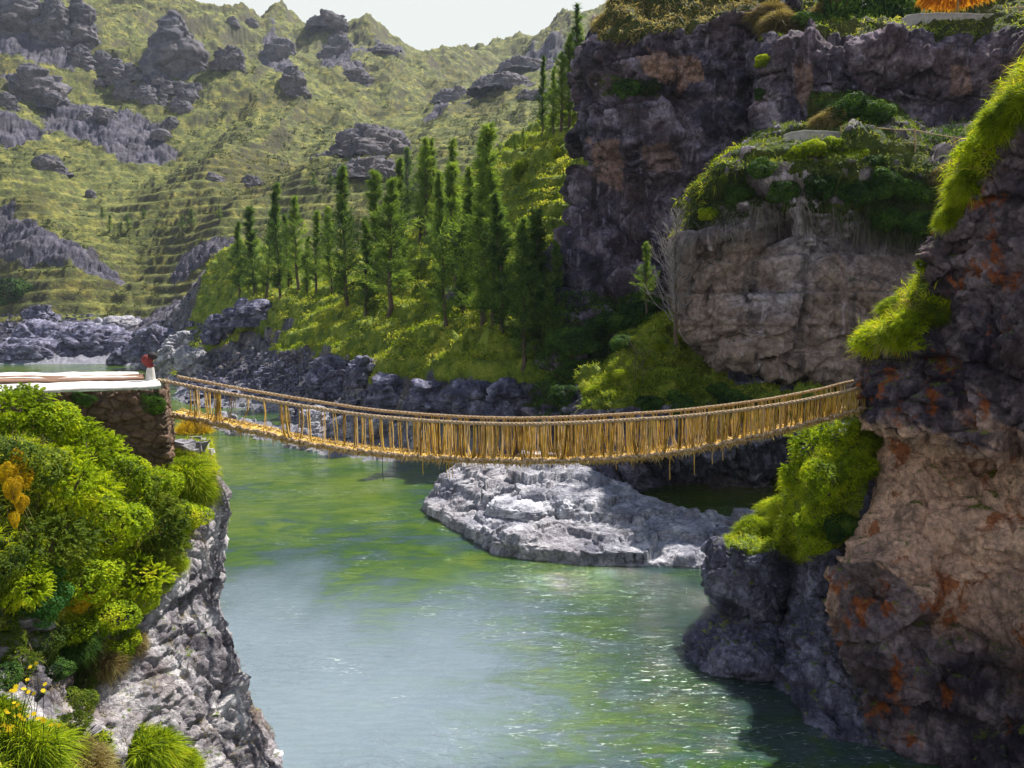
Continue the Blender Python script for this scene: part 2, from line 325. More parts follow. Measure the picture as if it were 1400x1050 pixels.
# ---------------------------------------------------------------- terrain: one height field over the valley
# every entry: photo column, then (distance, photo row) or (distance, 'z', height) down the column
PROF = {
 -500: [(60, 'z', 4), (110, 'z', 5), (200, 'z', 6), (300, 390), (360, 300), (450, 180), (550, 60), (650, -60), (800, -120), (1300, -100)],
 -200: [(60, 'z', 0), (110, 'z', -2), (200, 'z', -2), (240, 'z', 2), (300, 430), (340, 400), (390, 330), (460, 230), (560, 110), (660, 10), (740, -60), (850, -110), (1300, -90)],
 0: [(60, 'z', -2), (110, 'z', -2.5), (170, 'z', -2.5), (225, 'z', -1.5), (236, 'z', 1.0), (262, 462), (300, 436), (330, 422), (365, 330), (385, 285), (430, 240), (540, 145), (640, 60), (720, -15), (850, -70), (1300, -60)],
 100: [(60, 'z', -2), (110, 'z', -2.5), (170, 'z', -2.5), (225, 'z', -1.5), (238, 'z', 1.2), (265, 452), (300, 434), (325, 418), (352, 345), (385, 300), (430, 262), (530, 175), (640, 90), (730, 20), (820, -15), (1300, -20)],
 200: [(60, 'z', -2), (110, 'z', -2), (165, 'z', -2), (200, 'z', -.6), (215, 'z', 1.5), (250, 462), (290, 438), (325, 420), (365, 370), (410, 300), (520, 200), (640, 112), (740, 45), (860, 4), (1000, 14), (1400, 80)],
 300: [(60, 'z', -2), (86, 'z', -2), (94, 'z', -.8), (102, 'z', .5), (128, 'z', 1.0), (145, 522), (160, 495), (176, 460), (192, 415), (206, 372), (216, 350), (240, 366), (300, 380), (345, 335), (400, 290), (500, 215), (620, 140), (760, 75), (930, 24), (1060, 34), (1400, 90)],
 350: [(60, 'z', -2), (82, 'z', -1.6), (94, 'z', .4), (125, 'z', 1.3), (145, 503), (158, 462), (176, 400), (192, 355), (206, 330), (240, 360), (300, 365), (350, 325), (440, 260), (560, 180), (700, 105), (850, 58), (980, 33), (1120, 44), (1400, 95)],
 400: [(60, 'z', -2), (76, 'z', -1.2), (87, 'z', .5), (118, 'z', 1.4), (126, 500), (138, 450), (152, 412), (168, 388), (190, 372), (230, 385), (300, 360), (350, 318), (430, 250), (540, 196), (700, 120), (860, 62), (1010, 36), (1150, 50), (1400, 95)],
 450: [(60, 'z', -2), (72, 'z', -1.2), (82, 'z', .5), (104, 'z', 1.6), (112, 498), (126, 452), (142, 410), (160, 378), (185, 358), (230, 380), (300, 340), (360, 290), (450, 228), (540, 200), (700, 128), (860, 70), (1020, 37), (1150, 52), (1400, 95)],
 520: [(58, 'z', -2), (68, 'z', -1.5), (78, 'z', .4), (88, 'z', 2), (92, 497), (106, 468), (124, 418), (146, 372), (165, 340), (190, 345), (250, 350), (340, 290), (440, 235), (530, 205), (700, 150), (860, 95), (1030, 62), (1150, 68), (1400, 100)],
 600: [(56, 'z', -2), (70, 'z', -1.3), (77, 'z', .5), (81, 'z', 3.5), (84, 500), (96, 468), (110, 420), (126, 360), (142, 300), (152, 285), (190, 320), (260, 300), (360, 240), (500, 205), (700, 158), (880, 115), (1080, 87), (1200, 92), (1400, 105)],
 660: [(56, 'z', -2), (69, 'z', -1.3), (75, 'z', .8), (78, 'z', 4), (81, 503), (92, 465), (104, 405), (118, 335), (130, 270), (142, 228), (190, 280), (260, 270), (360, 225), (500, 185), (700, 145), (900, 108), (1100, 84), (1400, 105)],
 720: [(54, 'z', -2), (67, 'z', -1.3), (73, 'z', .8), (76, 'z', 4), (79, 508), (90, 470), (100, 400), (112, 310), (124, 240), (134, 200), (180, 250), (260, 250), (360, 215), (500, 178), (700, 120), (880, 62), (1050, 70), (1400, 100)],
 780: [(54, 'z', -2), (66, 'z', -1), (72, 'z', 1), (75, 'z', 4), (78, 515), (88, 470), (96, 400), (108, 300), (118, 220), (129, 166), (180, 215), (260, 225), (360, 200), (500, 165), (700, 95), (860, 44), (1050, 60), (1400, 95)],
 860: [(54, 'z', -2), (66, 'z', -2), (75, 'z', -1.5), (80, 'z', 6), (88, 460), (98, 370), (108, 270), (118, 170), (129, 110), (200, 140), (400, 140), (700, 80), (900, 30), (1400, 90)],
 1000: [(54, 'z', -2), (66, 'z', -2), (77, 'z', -1.5), (84, 'z', 6), (96, 380), (108, 250), (118, 100), (135, 20), (200, 60), (400, 80), (700, 50), (900, 30), (1400, 90)],
 1400: [(54, 'z', -2), (72, 'z', -2), (78, 'z', 0), (90, 420), (100, 200), (125, -60), (200, 0), (500, 60), (900, 60), (1400, 90)],
}
A_ = []; V_ = []
for px, lst in PROF.items():
    for e in lst:
        p = Z(px, e[2], e[0]) if e[1] == 'z' else P(px, e[1], e[0])
        A_.append((p[0]/p[1], math.log(p[1]))); V_.append((p[2]-CAMZ)/p[1])
A_ = np.array(A_); V_ = np.array(V_); SC = np.array([1.25, .85])
def _U(r2): return np.where(r2 > 1e-12, r2*np.log(r2+1e-12), 0)
S_ = A_*SC; n_ = len(S_)
K = _U(((S_[:, None]-S_[None])**2).sum(-1))+np.eye(n_)*2e-5
Pm = np.c_[np.ones(n_), S_]; L = np.block([[K, Pm], [Pm.T, np.zeros((3, 3))]])
W_ = np.linalg.solve(L, np.r_[V_, 0, 0, 0])
def tps(u, v):
    out = np.empty(len(u)); q = np.stack([u, v], -1)*SC
    for i in range(0, len(u), 60000):
        s = q[i:i+60000]; out[i:i+60000] = _U(((s[:, None]-S_[None])**2).sum(-1)) @ W_[:n_]+W_[n_]+s @ W_[n_+1:]
    return out
def blob(px, py_y, rpx, rln):     # helper for authored regions: gaussian round photo column px at distance y
    return (px, math.log(py_y), rpx, rln)
def regions(pxs, ly, bl):
    m = np.zeros(len(pxs))
    for px, l, rp, rl, wt in bl: m = m+wt*np.exp(-((pxs-px)/rp)**2-((ly-l)/rl)**2)
    return m
LG = math.log
ROCKY = [  # photo column, ln distance, widths, weight: where the ground is bare rock
 (0, LG(380), 50, .05, .9), (90, LG(360), 60, .045, .8), (160, LG(350), 50, .03, .5), (-60, LG(262), 420, .10, 1.6), (215, LG(235), 70, .17, 1.5), (290, LG(150), 60, .13, 1.3),
 (260, LG(345), 30, .05, .8), (310, LG(330), 40, .08, .5), (60, LG(640), 90, .05, 1.0), (130, LG(560), 90, .06, .8), (210, LG(530), 70, .05, .7), (20, LG(520), 60, .04, .8), (-60, LG(600), 90, .1, .6),
 (385, LG(880), 20, .10, .9), (405, LG(760), 22, .08, .8), (465, LG(890), 22, .10, 1.0), (480, LG(800), 30, .06, .7), (540, LG(900), 45, .05, .6), (620, LG(640), 60, .05, .8), (700, LG(720), 70, .05, .8), (740, LG(820), 60, .05, .7),
 (500, LG(455), 45, .05, .7), (690, LG(260), 30, .15, .6), (230, LG(620), 60, .04, .6),
 (350, LG(151), 26, .035, .8), (395, LG(143), 26, .03, .6), (320, LG(158), 22, .03, .6), (560, LG(125), 30, .04, .5), (620, LG(112), 28, .05, .7), (700, LG(118), 25, .03, .45), (735, LG(112), 25, .04, .5), (470, LG(115), 40, .03, .45),
 (800, LG(100), 60, .06, .9)]
us = np.concatenate([np.linspace(-.98, -.68, 60)[:-1], np.linspace(-.68, .20, 640)[:-1], np.linspace(.20, .70, 90)])
ls = np.concatenate([np.linspace(LG(56), LG(72), 30)[:-1], np.linspace(LG(72), LG(240), 400)[:-1], np.linspace(LG(240), LG(1350), 420)])
UU, LL = np.meshgrid(us, ls); u = UU.ravel(); l = LL.ravel(); yy = np.exp(l)
zz = CAMZ+yy*tps(u, l); xx = u*yy; pxs = 700+u*F
p3 = np.stack([xx, yy, np.zeros_like(xx)], -1)
far = sstep(LG(220), LG(340), l); land = sstep(-.6, 1.2, zz)
rk = regions(pxs, l, ROCKY)
# river ledge of bare rock along the far bank
rk = rk+1.3*sstep(8.3, 6.0, zz+1.2*fbm(p3, .12, 3, 5))*(1-sstep(LG(125), LG(150), l))*(1-.0*land)
rk = rk+1.0*sstep(1.2, .3, zz)*(1-far)
nbig = fbm(p3, .012, 5, 3); nmid = fbm(p3, .05, 5, 9); nsm = fbm(p3, .3, 4, 21); rd = ridged(p3, .018, 5, 31)
rk2 = rk+.9*sstep(.30, .62, rd+.25*nmid)*far*.25+.16*nmid
rmask = sstep(.35, .75, rk2)
amp = np.clip(yy/400, .12, 2.2)
zz = zz+land*far*(nbig*9*amp+(ridged(p3*np.array([1, .45, 1]), .0085, 4, 131)-.1)*17*amp+nmid*5.0*amp*.8+nsm*1.0*amp)+land*(1-far)*(nmid*1.7+ridged(p3, .16, 3, 95)*1.1+nsm*.8+fbm(p3, .9, 3, 44)*.22)
# terraces cut along the contours of the far slopes
st = 5.2; zz0 = zz; zz = zz+fbm(p3, .010, 3, 61)*7+fbm(p3, .035, 2, 62)*1.6
zz_f = zz/st; fr = zz_f-np.floor(zz_f)
zt = (np.floor(zz_f)+sstep(.62, .98, fr))*st
tm = 1.2*far*land*sstep(-.7, -.2, fbm(p3, .008, 3, 71)+.1)*(1-.5*rmask)*.8*(.7+.3*sstep(-.2, .3, fbm(p3, .03, 3, 73)+.15))
zz = zz0+(zt-zz)*tm*.75
# rough steps and benches on the near green bank
zq = zz+fbm(p3, .05, 3, 161)*4.5+fbm(p3, .2, 2, 162)*.9; sb = 2.9; fq = zq/sb; fr = fq-np.floor(fq)
zz = zz+((np.floor(fq)+sstep(.55, .97, fr))*sb-zq)*(1-far)*sstep(5.5, 9, zz)*.8
# rock: blocky crags
d1, d12, cv = worley(np.stack([xx, yy, zz*1.3], -1)+nmid[:, None]*2.5, 1/11., 5)
zz = zz+rmask*far*land*((cv-.4)*3.5+(np.minimum(d12, .3)-.15)*5)*np.clip(amp, .6, 1.4)
d1, d12, cv = worley(np.stack([xx, yy, zz*1.3], -1)+nsm[:, None], 1/3.2, 8)
zz = zz+rmask*land*((cv-.45)*1.1+(np.minimum(d12, .4)-.2)*1.5)*np.where(far > .5, 1.6, 1)*np.where(zz < 2.5, .5, 1)*sstep(-.6, .8, zz)
d1, d12, cv = worley(np.stack([xx, yy, zz*1.3], -1), 1/.95, 18)
zz = zz+rmask*(1-far)*((cv-.45)*.55+(d12-.3)*.3)*sstep(-.6, .8, zz)
# tussocky hummocks on the near green bank
tus = ridged(p3, .55, 3, 91)
zz = zz+(1-rmask)*(1-far)*land*(tus*.6)
TV = np.stack([xx, yy, zz], -1); TQ = grid_quads(len(ls), len(us))
gmask = np.clip(1-rmask, 0, 1)
gmask = np.where(zz < .6, 0, gmask)
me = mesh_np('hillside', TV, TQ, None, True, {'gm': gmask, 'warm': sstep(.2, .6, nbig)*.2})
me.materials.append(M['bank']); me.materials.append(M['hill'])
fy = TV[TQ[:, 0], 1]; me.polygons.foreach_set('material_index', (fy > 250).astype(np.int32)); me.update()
terrain = link('hillside', me); tag(terrain, 'terraced grassy valley slopes with rocky river banks below', None, None, 'structure')
BV = {}
BV['t'] = BVHTree.FromPolygons(TV.tolist(), TQ.tolist())

# ---------------------------------------------------------------- water
def water_mat():
    g = G('river_water')
    big = g.noise(.06, 5, .6, (1, .8, 1), .6); mid = g.noise(.34, 8, .72, (.6, 1.5, 1), 1.8)
    b = g.math('ADD', g.math('MULTIPLY', big, .6), g.math('MULTIPLY', mid, .5))
    sep = g.n('SeparateXYZ'); g.set(sep.inputs[0], g.coord()); X_, Y_ = sep.outputs[0], sep.outputs[1]
    depth = g.rng(Y_, 36, 60); right = g.rng(g.math('ADD', X_, g.math('MULTIPLY', Y_, .12)), -2, 10)
    gp = g.math('ADD', b, g.math('ADD', g.math('MULTIPLY', depth, .10), g.math('MULTIPLY', right, .05)))
    col = g.ramp(gp, [(.53, (.034, .066, .068)), (.585, (.024, .058, .034)), (.615, (.030, .078, .002)), (.72, (.085, .130, .002))])
    painted_sky = g.math('MULTIPLY', g.rng(g.math('ADD', Y_, g.math('MULTIPLY', big, 22)), 58, 42), g.rng(g.math('ADD', X_, g.math('MULTIPLY', mid, 8)), 9, 1)); col = g.mix(g.math('MULTIPLY', painted_sky, .8), col, (.185, .235, .285))  # pale sky reflection painted into the near-left water colour
    shadowed = g.math('MULTIPLY', g.rng(X_, 2.5, 8), g.math('MULTIPLY', g.rng(Y_, 24, 29), g.rng(g.math('ADD', Y_, g.math('MULTIPLY', mid, 10)), 56, 44))); col = g.mix(g.math('MULTIPLY', shadowed, .75), col, (.010, .026, .018))  # cliff shadow and dark reflection painted into the right-hand water colour
    foam = g.noise(2.3, 9, .76, (.5, 2.0, 1), 2.2); fb = g.noise(.18, 3, .6)
    fm = g.math('MULTIPLY', g.rng(foam, .575, .635), g.rng(g.math('ADD', fb, g.math('MULTIPLY', right, .15)), .50, .64))
    fm = g.math('MULTIPLY', fm, .7); col = g.mix(fm, col, (.45, .52, .52))
    w1 = g.noise(.45, 4, .5, (.8, 1.3, 1), .8); w2 = g.noise(1.9, 5, .6, (.7, 1.6, 1), 1.5); w3 = g.noise(7, 3, .6, (.7, 1.5, 1), .8)
    rough_r = g.math('MAXIMUM', g.math('MULTIPLY', right, .9), g.math('MULTIPLY', depth, .55))
    calm = g.math('ADD', g.math('MULTIPLY', rough_r, .75), g.rng(g.noise(.08, 3, .5), .40, .62, .2, .6))
    h = g.math('ADD', g.math('MULTIPLY', w1, .8), g.math('ADD', g.math('MULTIPLY', w2, .5), g.math('MULTIPLY', w3, .08)))
    nr = g.bump(g.math('MULTIPLY', h, calm), .85, .42)
    x = g.bsdf(col, g.rng(fm, 0, 1, .035, .6), nr, .5, IOR=1.6)
    return g.done(x)
wx = np.linspace(-340, 60, 260); wy = np.concatenate([np.linspace(2, 110, 240)[:-1], np.linspace(110, 300, 90)])
X, Y = np.meshgrid(wx, wy); wp = np.stack([X.ravel(), Y.ravel(), np.zeros(X.size)], -1)
wp[:, 2] = fbm(wp*np.array([1, 1.4, 1]), .35, 3, 4)*.05-.02
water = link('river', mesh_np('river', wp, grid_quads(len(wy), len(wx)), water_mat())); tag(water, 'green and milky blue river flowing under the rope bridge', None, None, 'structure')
gd = MB(); gd.box((0, 640, -6), (2800, 1540, 1)); gr = gd.build('ground', M['bark'], None, False); tag(gr, 'river bed and distant ground', None, None, 'structure')

# ---------------------------------------------------------------- cliffs: patches through control points, displaced
def crom(p, n, w=None):
    """catmull-rom along axis 0 of p[k,...] resampled to n points, spaced by w"""
    k = len(p); t = np.linspace(0, k-1, n) if w is None else np.interp(np.linspace(0, 1, n), w, np.arange(k))
    i = np.clip(t.astype(int), 0, k-2); f = (t-i).reshape((-1,)+(1,)*(p.ndim-1))
    g = lambda j: p[np.clip(j, 0, k-1)]
    a, b, c, d = g(i-1), g(i), g(i+1), g(i+2)
    return b+.5*f*(c-a+f*(2*a-5*b+4*c-d+f*(3*(b-c)+d-a)))
def cum(p, ax):
    d = np.linalg.norm(np.diff(p, axis=ax), axis=-1).mean(1-ax); c = np.r_[0, np.cumsum(d+.4*d.mean())]
    return c/c[-1]
def grid_normals(g):
    du = np.gradient(g, axis=1); dv = np.gradient(g, axis=0); n = np.cross(du, dv)
    return unit(n)
def rockd(p, n, a, sc, seed, strata=.4, block=.5, fine=1):
    """displacement (metres) for bare rock"""
    wob = fbm(p, sc*.6, 3, seed+3)
    q = p+wob[:, None]*np.array([.8, .8, .5])/sc*.25
    d = a*.9*fbm(p, sc*.35, 4, seed)
    fh, fj = facet(q*np.array([1, 1, 1.5]), sc, seed+7); d = d+a*block*(fh*.85+np.minimum(fj, .16)*2.2-.25)
    fh, fj = facet(q*np.array([1, 1, 1.4]), sc*2.9, seed+9); d = d+a*block*.36*(fh+np.minimum(fj, .14)*1.6)
    fh, fj = facet(p*np.array([1, 1, 1.2]), sc*8.3, seed+19); d = d+a*block*.12*fine*(fh+np.minimum(fj, .14)*1.6)
    zz = p[:, 2]*sc*2.4+wob*1.1; fr = zz-np.floor(zz); lay = _h(np.floor(zz).astype(np.int64), np.zeros(len(zz), np.int64), np.zeros(len(zz), np.int64), seed)
    d = d+a*strata*((lay-.5)*.55+np.minimum(fr, 1-fr)*.5)
    d = d+a*.20*ridged(p*np.array([1, 1, .45]), sc*1.7, 4, seed+40)+a*.16*fine*fbm(p, sc*7, 4, seed+50, .6)
    return d
def patch(name, rows, nr, nc, mat, a, sc, seed, strata=.4, block=.5, fine=1, gmf=None, post=None, warmf=None, soft=0):
    g = np.array(rows, float); g = crom(g, nr, cum(g, 0)); gt = np.swapaxes(g, 0, 1); gt = crom(gt, nc, cum(gt, 0)); g = np.swapaxes(gt, 0, 1)
    n = grid_normals(g).reshape(-1, 3); p = g.reshape(-1, 3)
    tocam = CAM-p; n = n*np.sign((n*tocam).sum(-1).reshape(nr, nc)[nr//3:2*nr//3, nc//3:2*nc//3].mean())
    gm0 = np.zeros(len(p)) if gmf is None else gmf(p, n)
    d = rockd(p, n, a, sc, seed, strata, block, fine)
    d = d*(1-.3*np.clip(gm0, 0, 1))
    if soft: d = d*(1-soft*warmf(p, n))
    p = p+n*d[:, None]
    if post: p = post(p, n)
    n2 = grid_normals(p.reshape(nr, nc, 3)).reshape(-1, 3); n2 = n2*np.sign((n2*n).sum(-1).mean())
    up = sstep(.45, .8, n2[:, 2]+.12*fbm(p, .6, 3, 77))
    gm = np.clip(np.maximum(gm0, 0)+up*.45*(gm0 > -.5), 0, 1)
    wm = np.zeros(len(p)) if warmf is None else warmf(p, n)
    q = grid_quads(nr, nc)
    o = link(name, mesh_np(name, p, q, M[mat], True, {'gm': gm, 'warm': wm}))
    BV[name] = BVHTree.FromPolygons(p.tolist(), q.tolist()); o['_v'] = 0; del o['_v']
    return o, p, n2, gm
def proj(p):
    """photo position of world points (used only to lay out which part of a cliff is overgrown)"""
    d = p-CAM; yc = d[:, 1]*CT-d[:, 2]*ST; zc = d[:, 1]*ST+d[:, 2]*CT
    return 700+F*d[:, 0]/yc, 525-F*zc/yc
def inpoly(x, y, poly):
    poly = np.array(poly, float); ins = np.zeros(len(x), bool); j = len(poly)-1
    for i in range(len(poly)):
        xi, yi = poly[i]; xj, yj = poly[j]
        ins ^= ((yi > y) != (yj > y)) & (x < (xj-xi)*(y-yi)/(yj-yi+1e-9)+xi); j = i
    return ins

# dark tower beside the green slope
TW = [
 [P(900, -60, 128), P(880, -40, 122), P(900, -60, 118), P(960, -80, 118), P(1040, -110, 118), P(1110, -140, 118), P(1250, -160, 118)],
 [P(872, 10, 108), P(862, 8, 102), P(900, -2, 100), P(960, -20, 100), P(1040, -60, 100), P(1110, -90, 100), P(1250, -120, 100)],
 [P(845, 50, 104), P(830, 42, 95), P(890, 32, 90), P(960, 24, 89), P(1030, 10, 89), P(1110, 0, 92), P(1250, -10, 96)],
 [P(820, 75, 106), P(803, 65, 95), P(880, 70, 89), P(960, 70, 88), P(1035, 62, 87), P(1110, 60, 90), P(1250, 60, 96)],
 [P(815, 135, 106), P(797, 125, 95), P(870, 130, 89.5), P(960, 130, 88), P(1035, 130, 86), P(1110, 130, 90), P(1250, 130, 96)],
 [P(815, 190, 106), P(794, 185, 95), P(870, 185, 88), P(960, 185, 87), P(1035, 190, 85), P(1110, 190, 90), P(1250, 190, 96)],
 [P(832, 240, 104), P(812, 235, 94), P(880, 245, 89), P(960, 250, 87), P(1035, 250, 85), P(1110, 250, 90), P(1250, 250, 96)],
 [P(820, 300, 100), P(800, 290, 91), P(860, 310, 87), P(940, 320, 84), P(1020, 330, 83), P(1110, 330, 88), P(1250, 330, 94)],
 [P(785, 370, 96), P(764, 350, 86), P(840, 370, 83), P(930, 390, 80), P(1020, 400, 80), P(1110, 400, 84), P(1250, 400, 90)],
 [P(770, 450, 94), P(748, 430, 82), P(830, 450, 79), P(930, 460, 76), P(1020, 480, 76), P(1110, 480, 80), P(1250, 480, 84)],
 [P(760, 540, 92), P(740, 530, 78), P(830, 540, 74), P(930, 550, 71), P(1020, 560, 72), P(1110, 560, 76), P(1250, 560, 80)],
 [Z(760, -2, 90), Z(720, -2, 75), Z(830, -2, 70), Z(930, -2, 68), Z(1020, -2, 68), Z(1110, -2, 72), Z(1250, -2, 76)]]
def gm_tw(p, n):
    x, y = proj(p); g = (inpoly(x, y, [(790, -200), (1300, -200), (1300, -10), (1100, 20), (1040, 15), (960, 34), (860, 50), (820, 58)])*1.
      + inpoly(x, y, [(826, 105), (900, 105), (905, 135), (830, 140)])*.45+inpoly(x, y, [(740, 440), (950, 440), (1000, 560), (740, 560)])*.5)
    return g-inpoly(x, y, [(870, 70), (965, 70), (965, 120), (870, 120)])*1.
def wm_tw(p, n):
    x, y = proj(p); k = fbm(p, .5, 3, 5)*14
    return np.clip(inpoly(x+k, y+k, [(872, 80), (890, 70), (960, 80), (960, 112), (920, 120), (875, 95)])*1.+inpoly(x+k, y+k, [(805, 190), (850, 190), (850, 260), (815, 250)])*.8+inpoly(x+k, y, [(880, 200), (920, 195), (925, 235), (885, 235)])*.5, 0, 1)
patch('cliff_tower', TW, 330, 330, 'cliff', 3.4, .16, 11, .55, .6, 1, gm_tw, None, wm_tw)

# upper cliff below the viewing terrace
UC = [
 [P(1090, -110, 118), P(1080, -120, 116), P(1140, -150, 116), P(1240, -170, 116), P(1400, -190, 116), P(1700, -200, 116)],
 [P(1080, 20, 92), P(1072, 12, 90), P(1140, 14, 88), P(1240, 22, 86), P(1400, 20, 85), P(1700, 10, 84)],
 [P(1075, 62, 84), P(1062, 60, 82), P(1140, 48, 80), P(1240, 37, 79), P(1400, 32, 76), P(1700, 20, 74)],
 [P(1052, 80, 86), P(1043, 84, 80), P(1140, 80, 76), P(1240, 70, 75), P(1400, 65, 73), P(1700, 60, 70)],
 [P(1047, 115, 86), P(1037, 112, 80), P(1140, 115, 76.5), P(1240, 115, 75.5), P(1400, 115, 73), P(1700, 115, 70)],
 [P(1050, 150, 86), P(1040, 150, 80), P(1140, 150, 76), P(1240, 150, 75.5), P(1400, 150, 73), P(1700, 150, 70)],
 [P(1050, 190, 84), P(1042, 192, 78), P(1140, 184, 73), P(1240, 182, 72), P(1400, 184, 70), P(1700, 190, 68)],
 [P(1050, 215, 80), P(1042, 215, 72), P(1140, 212, 66), P(1240, 212, 64), P(1400, 214, 62), P(1700, 220, 60)],
 [P(1050, 330, 84), P(1042, 330, 80), P(1140, 330, 76), P(1240, 330, 75), P(1400, 330, 73), P(1700, 330, 70)]]
def gm_uc(p, n):
    x, y = proj(p); return (y < 52+(1140-x).clip(0, 90)*.22+9*fbm(p, .3, 3, 2))*1.+(y > 184)*.9+inpoly(x, y, [(1095, 192), (1110, 135), (1190, 130), (1240, 150), (1240, 192)])*.8
patch('cliff_below_terrace', UC, 260, 340, 'cliff', 2.3, .22, 23, .35, .6, 1, gm_uc, None,
      lambda p, n: (lambda x, y: np.clip(inpoly(x, y, [(1085, 90), (1110, 85), (1112, 145), (1090, 140)])+inpoly(x, y, [(1300, 90), (1325, 90), (1330, 130), (1300, 130)])+inpoly(x, y, [(1370, 90), (1400, 80), (1385, 150), (1365, 150)]), 0, 1)*.7)(*proj(p)))

# big overhanging block behind the bridge
BL = [
 [P(955, 290, 80), P(945, 285, 78), P(1005, 228, 76), P(1060, 202, 75), P(1180, 196, 74), P(1300, 204, 73), P(1450, 214, 72), P(1600, 220, 71)],
 [P(940, 312, 72), P(930, 304, 66), P(985, 237, 64), P(1060, 201, 63), P(1180, 198, 62), P(1300, 226, 59), P(1450, 250, 56), P(1600, 260, 53)],
 [P(938, 334, 72), P(923, 330, 64.5), P(990, 270, 61.5), P(1060, 245, 60.5), P(1180, 245, 59.5), P(1300, 265, 57), P(1450, 280, 54), P(1600, 290, 52)],
 [P(940, 345, 72), P(925, 345, 64.2), P(990, 312, 60.8), P(1060, 298, 59.6), P(1180, 300, 58.6), P(1300, 310, 56), P(1450, 320, 53), P(1600, 330, 50)],
 [P(945, 362, 72), P(932, 362, 64.6), P(990, 335, 61.6), P(1060, 325, 60.5), P(1180, 330, 59.6), P(1300, 335, 57), P(1450, 340, 54), P(1600, 350, 51)],
 [P(948, 400, 72), P(934, 402, 64), P(990, 400, 60.6), P(1060, 400, 59.4), P(1180, 400, 58.6), P(1300, 400, 56.5), P(1450, 400, 53), P(1600, 410, 50)],
 [P(952, 440, 72), P(940, 445, 64), P(990, 450, 60.6), P(1060, 455, 59.2), P(1180, 460, 58.3), P(1300, 460, 56.5), P(1450, 460, 53), P(1600, 470, 50)],
 [P(965, 478, 72), P(952, 476, 64.5), P(1000, 492, 61), P(1060, 504, 59.8), P(1180, 513, 59), P(1300, 518, 57), P(1450, 520, 54), P(1600, 530, 50)],
 [P(975, 484, 76), P(966, 484, 71), P(1010, 500, 69), P(1070, 510, 68), P(1180, 520, 67), P(1300, 524, 65), P(1450, 526, 62), P(1600, 536, 58)],
 [P(975, 540, 76), P(966, 545, 72), P(1010, 550, 70), P(1070, 550, 69), P(1180, 550, 68), P(1300, 560, 66), P(1450, 566, 62), P(1600, 576, 58)]]
def gm_bl(p, n):
    x, y = proj(p); e = 300+np.interp(x, [920, 950, 1000, 1060, 1130, 1200, 1260, 1400], [30, 20, 2, -18, -8, 20, 25, 25])+10*fbm(p, .35, 3, 3)
    br_ = fbm(p, .45, 4, 33)+.5*fbm(p, 1.4, 2, 35)
    return (y < e)*np.where(br_ > -.12, .95, .15)-(y > 330)*.2
def post_bl(p, n):
    # open bedding joints running across the face
    z = p[:, 2]+.35*fbm(p*np.array([1, 1, .2]), .16, 3, 55)+.08*fbm(p, 1.2, 3, 56); dd = np.zeros(len(p))
    for zj, w_, dp in ((15.9, .16, .6), (18.8, .12, .25), (13.2, .12, .2), (11.6, .1, .2), (20.9, .12, .25), (23.2, .25, .9), (25.6, .2, .6)): dd += dp*np.exp(-((z-zj)/w_)**2)
    dd += .55*sstep(15.7, 16.2, z)*(z < 23)-.4*sstep(23.1, 23.6, z)
    return p-n*dd[:, None]
patch('overhanging_cliff', BL, 420, 420, 'block', 2.1, .17, 37, .8, .5, 1, gm_bl, post_bl,
      lambda p, n: (lambda x, y: sstep(.0, .35, fbm(p, .09, 3, 9)+.25*sstep(1120, 960, x)+.1)*.8*(y > 310))(*proj(p)))

# ledge with the sunlit mound, its rock foot and the cave under the bridge
LD = [
 [P(815, 520, 74), P(830, 500, 72), P(865, 470, 72), P(905, 448, 72), P(945, 440, 72), P(1010, 505, 71), P(1100, 530, 70), P(1200, 535, 69), P(1400, 540, 66)],
 [P(800, 532, 69), P(812, 520, 66), P(855, 486, 65.5), P(900, 456, 66), P(940, 450, 67), P(1005, 503, 66), P(1100, 522, 65), P(1200, 530, 63), P(1400, 540, 60)],
 [P(797, 545, 68), P(806, 540, 63.5), P(855, 530, 62), P(900, 515, 62), P(940, 505, 63), P(1005, 522, 62.5), P(1100, 536, 61), P(1200, 545, 60), P(1400, 560, 57)],
 [P(797, 556, 67), P(804, 555, 62), P(855, 552, 60), P(900, 550, 59.5), P(940, 550, 60), P(1005, 552, 59.5), P(1100, 560, 58), P(1200, 570, 57), P(1400, 580, 54)],
 [P(797, 590, 66), P(804, 592, 61.5), P(855, 600, 59.5), P(900, 605, 58), P(940, 605, 57.5), P(1005, 600, 58), P(1100, 600, 58), P(1200, 610, 56), P(1400, 620, 54)],
 [P(790, 630, 66), P(798, 630, 62), P(855, 632, 59), P(900, 632, 62), P(940, 630, 64), P(1005, 628, 65), P(1100, 630, 65), P(1200, 640, 63), P(1400, 650, 60)],
 [P(790, 655, 67), P(796, 655, 63), P(855, 660, 60), P(900, 645, 66), P(940, 645, 69), P(1005, 645, 70), P(1100, 645, 70), P(1200, 655, 67), P(1400, 660, 64)],
 [Z(780, -1, 68), Z(790, -1, 64), Z(855, -1, 62), Z(900, -1, 68), Z(940, -1, 71), Z(1005, -1, 72), Z(1100, -1, 71), Z(1200, -1, 68), Z(1400, -1, 64)]]
def gm_ld(p, n):
    x, y = proj(p); return inpoly(x, y, [(800, 548), (806, 500), (900, 430), (960, 430), (975, 505), (1010, 540), (1500, 545), (1500, 585), (1000, 580), (960, 560), (800, 560)])*1.
patch('river_ledge', LD, 300, 380, 'blue', 1.9, .3, 41, .35, .6, 1, gm_ld)

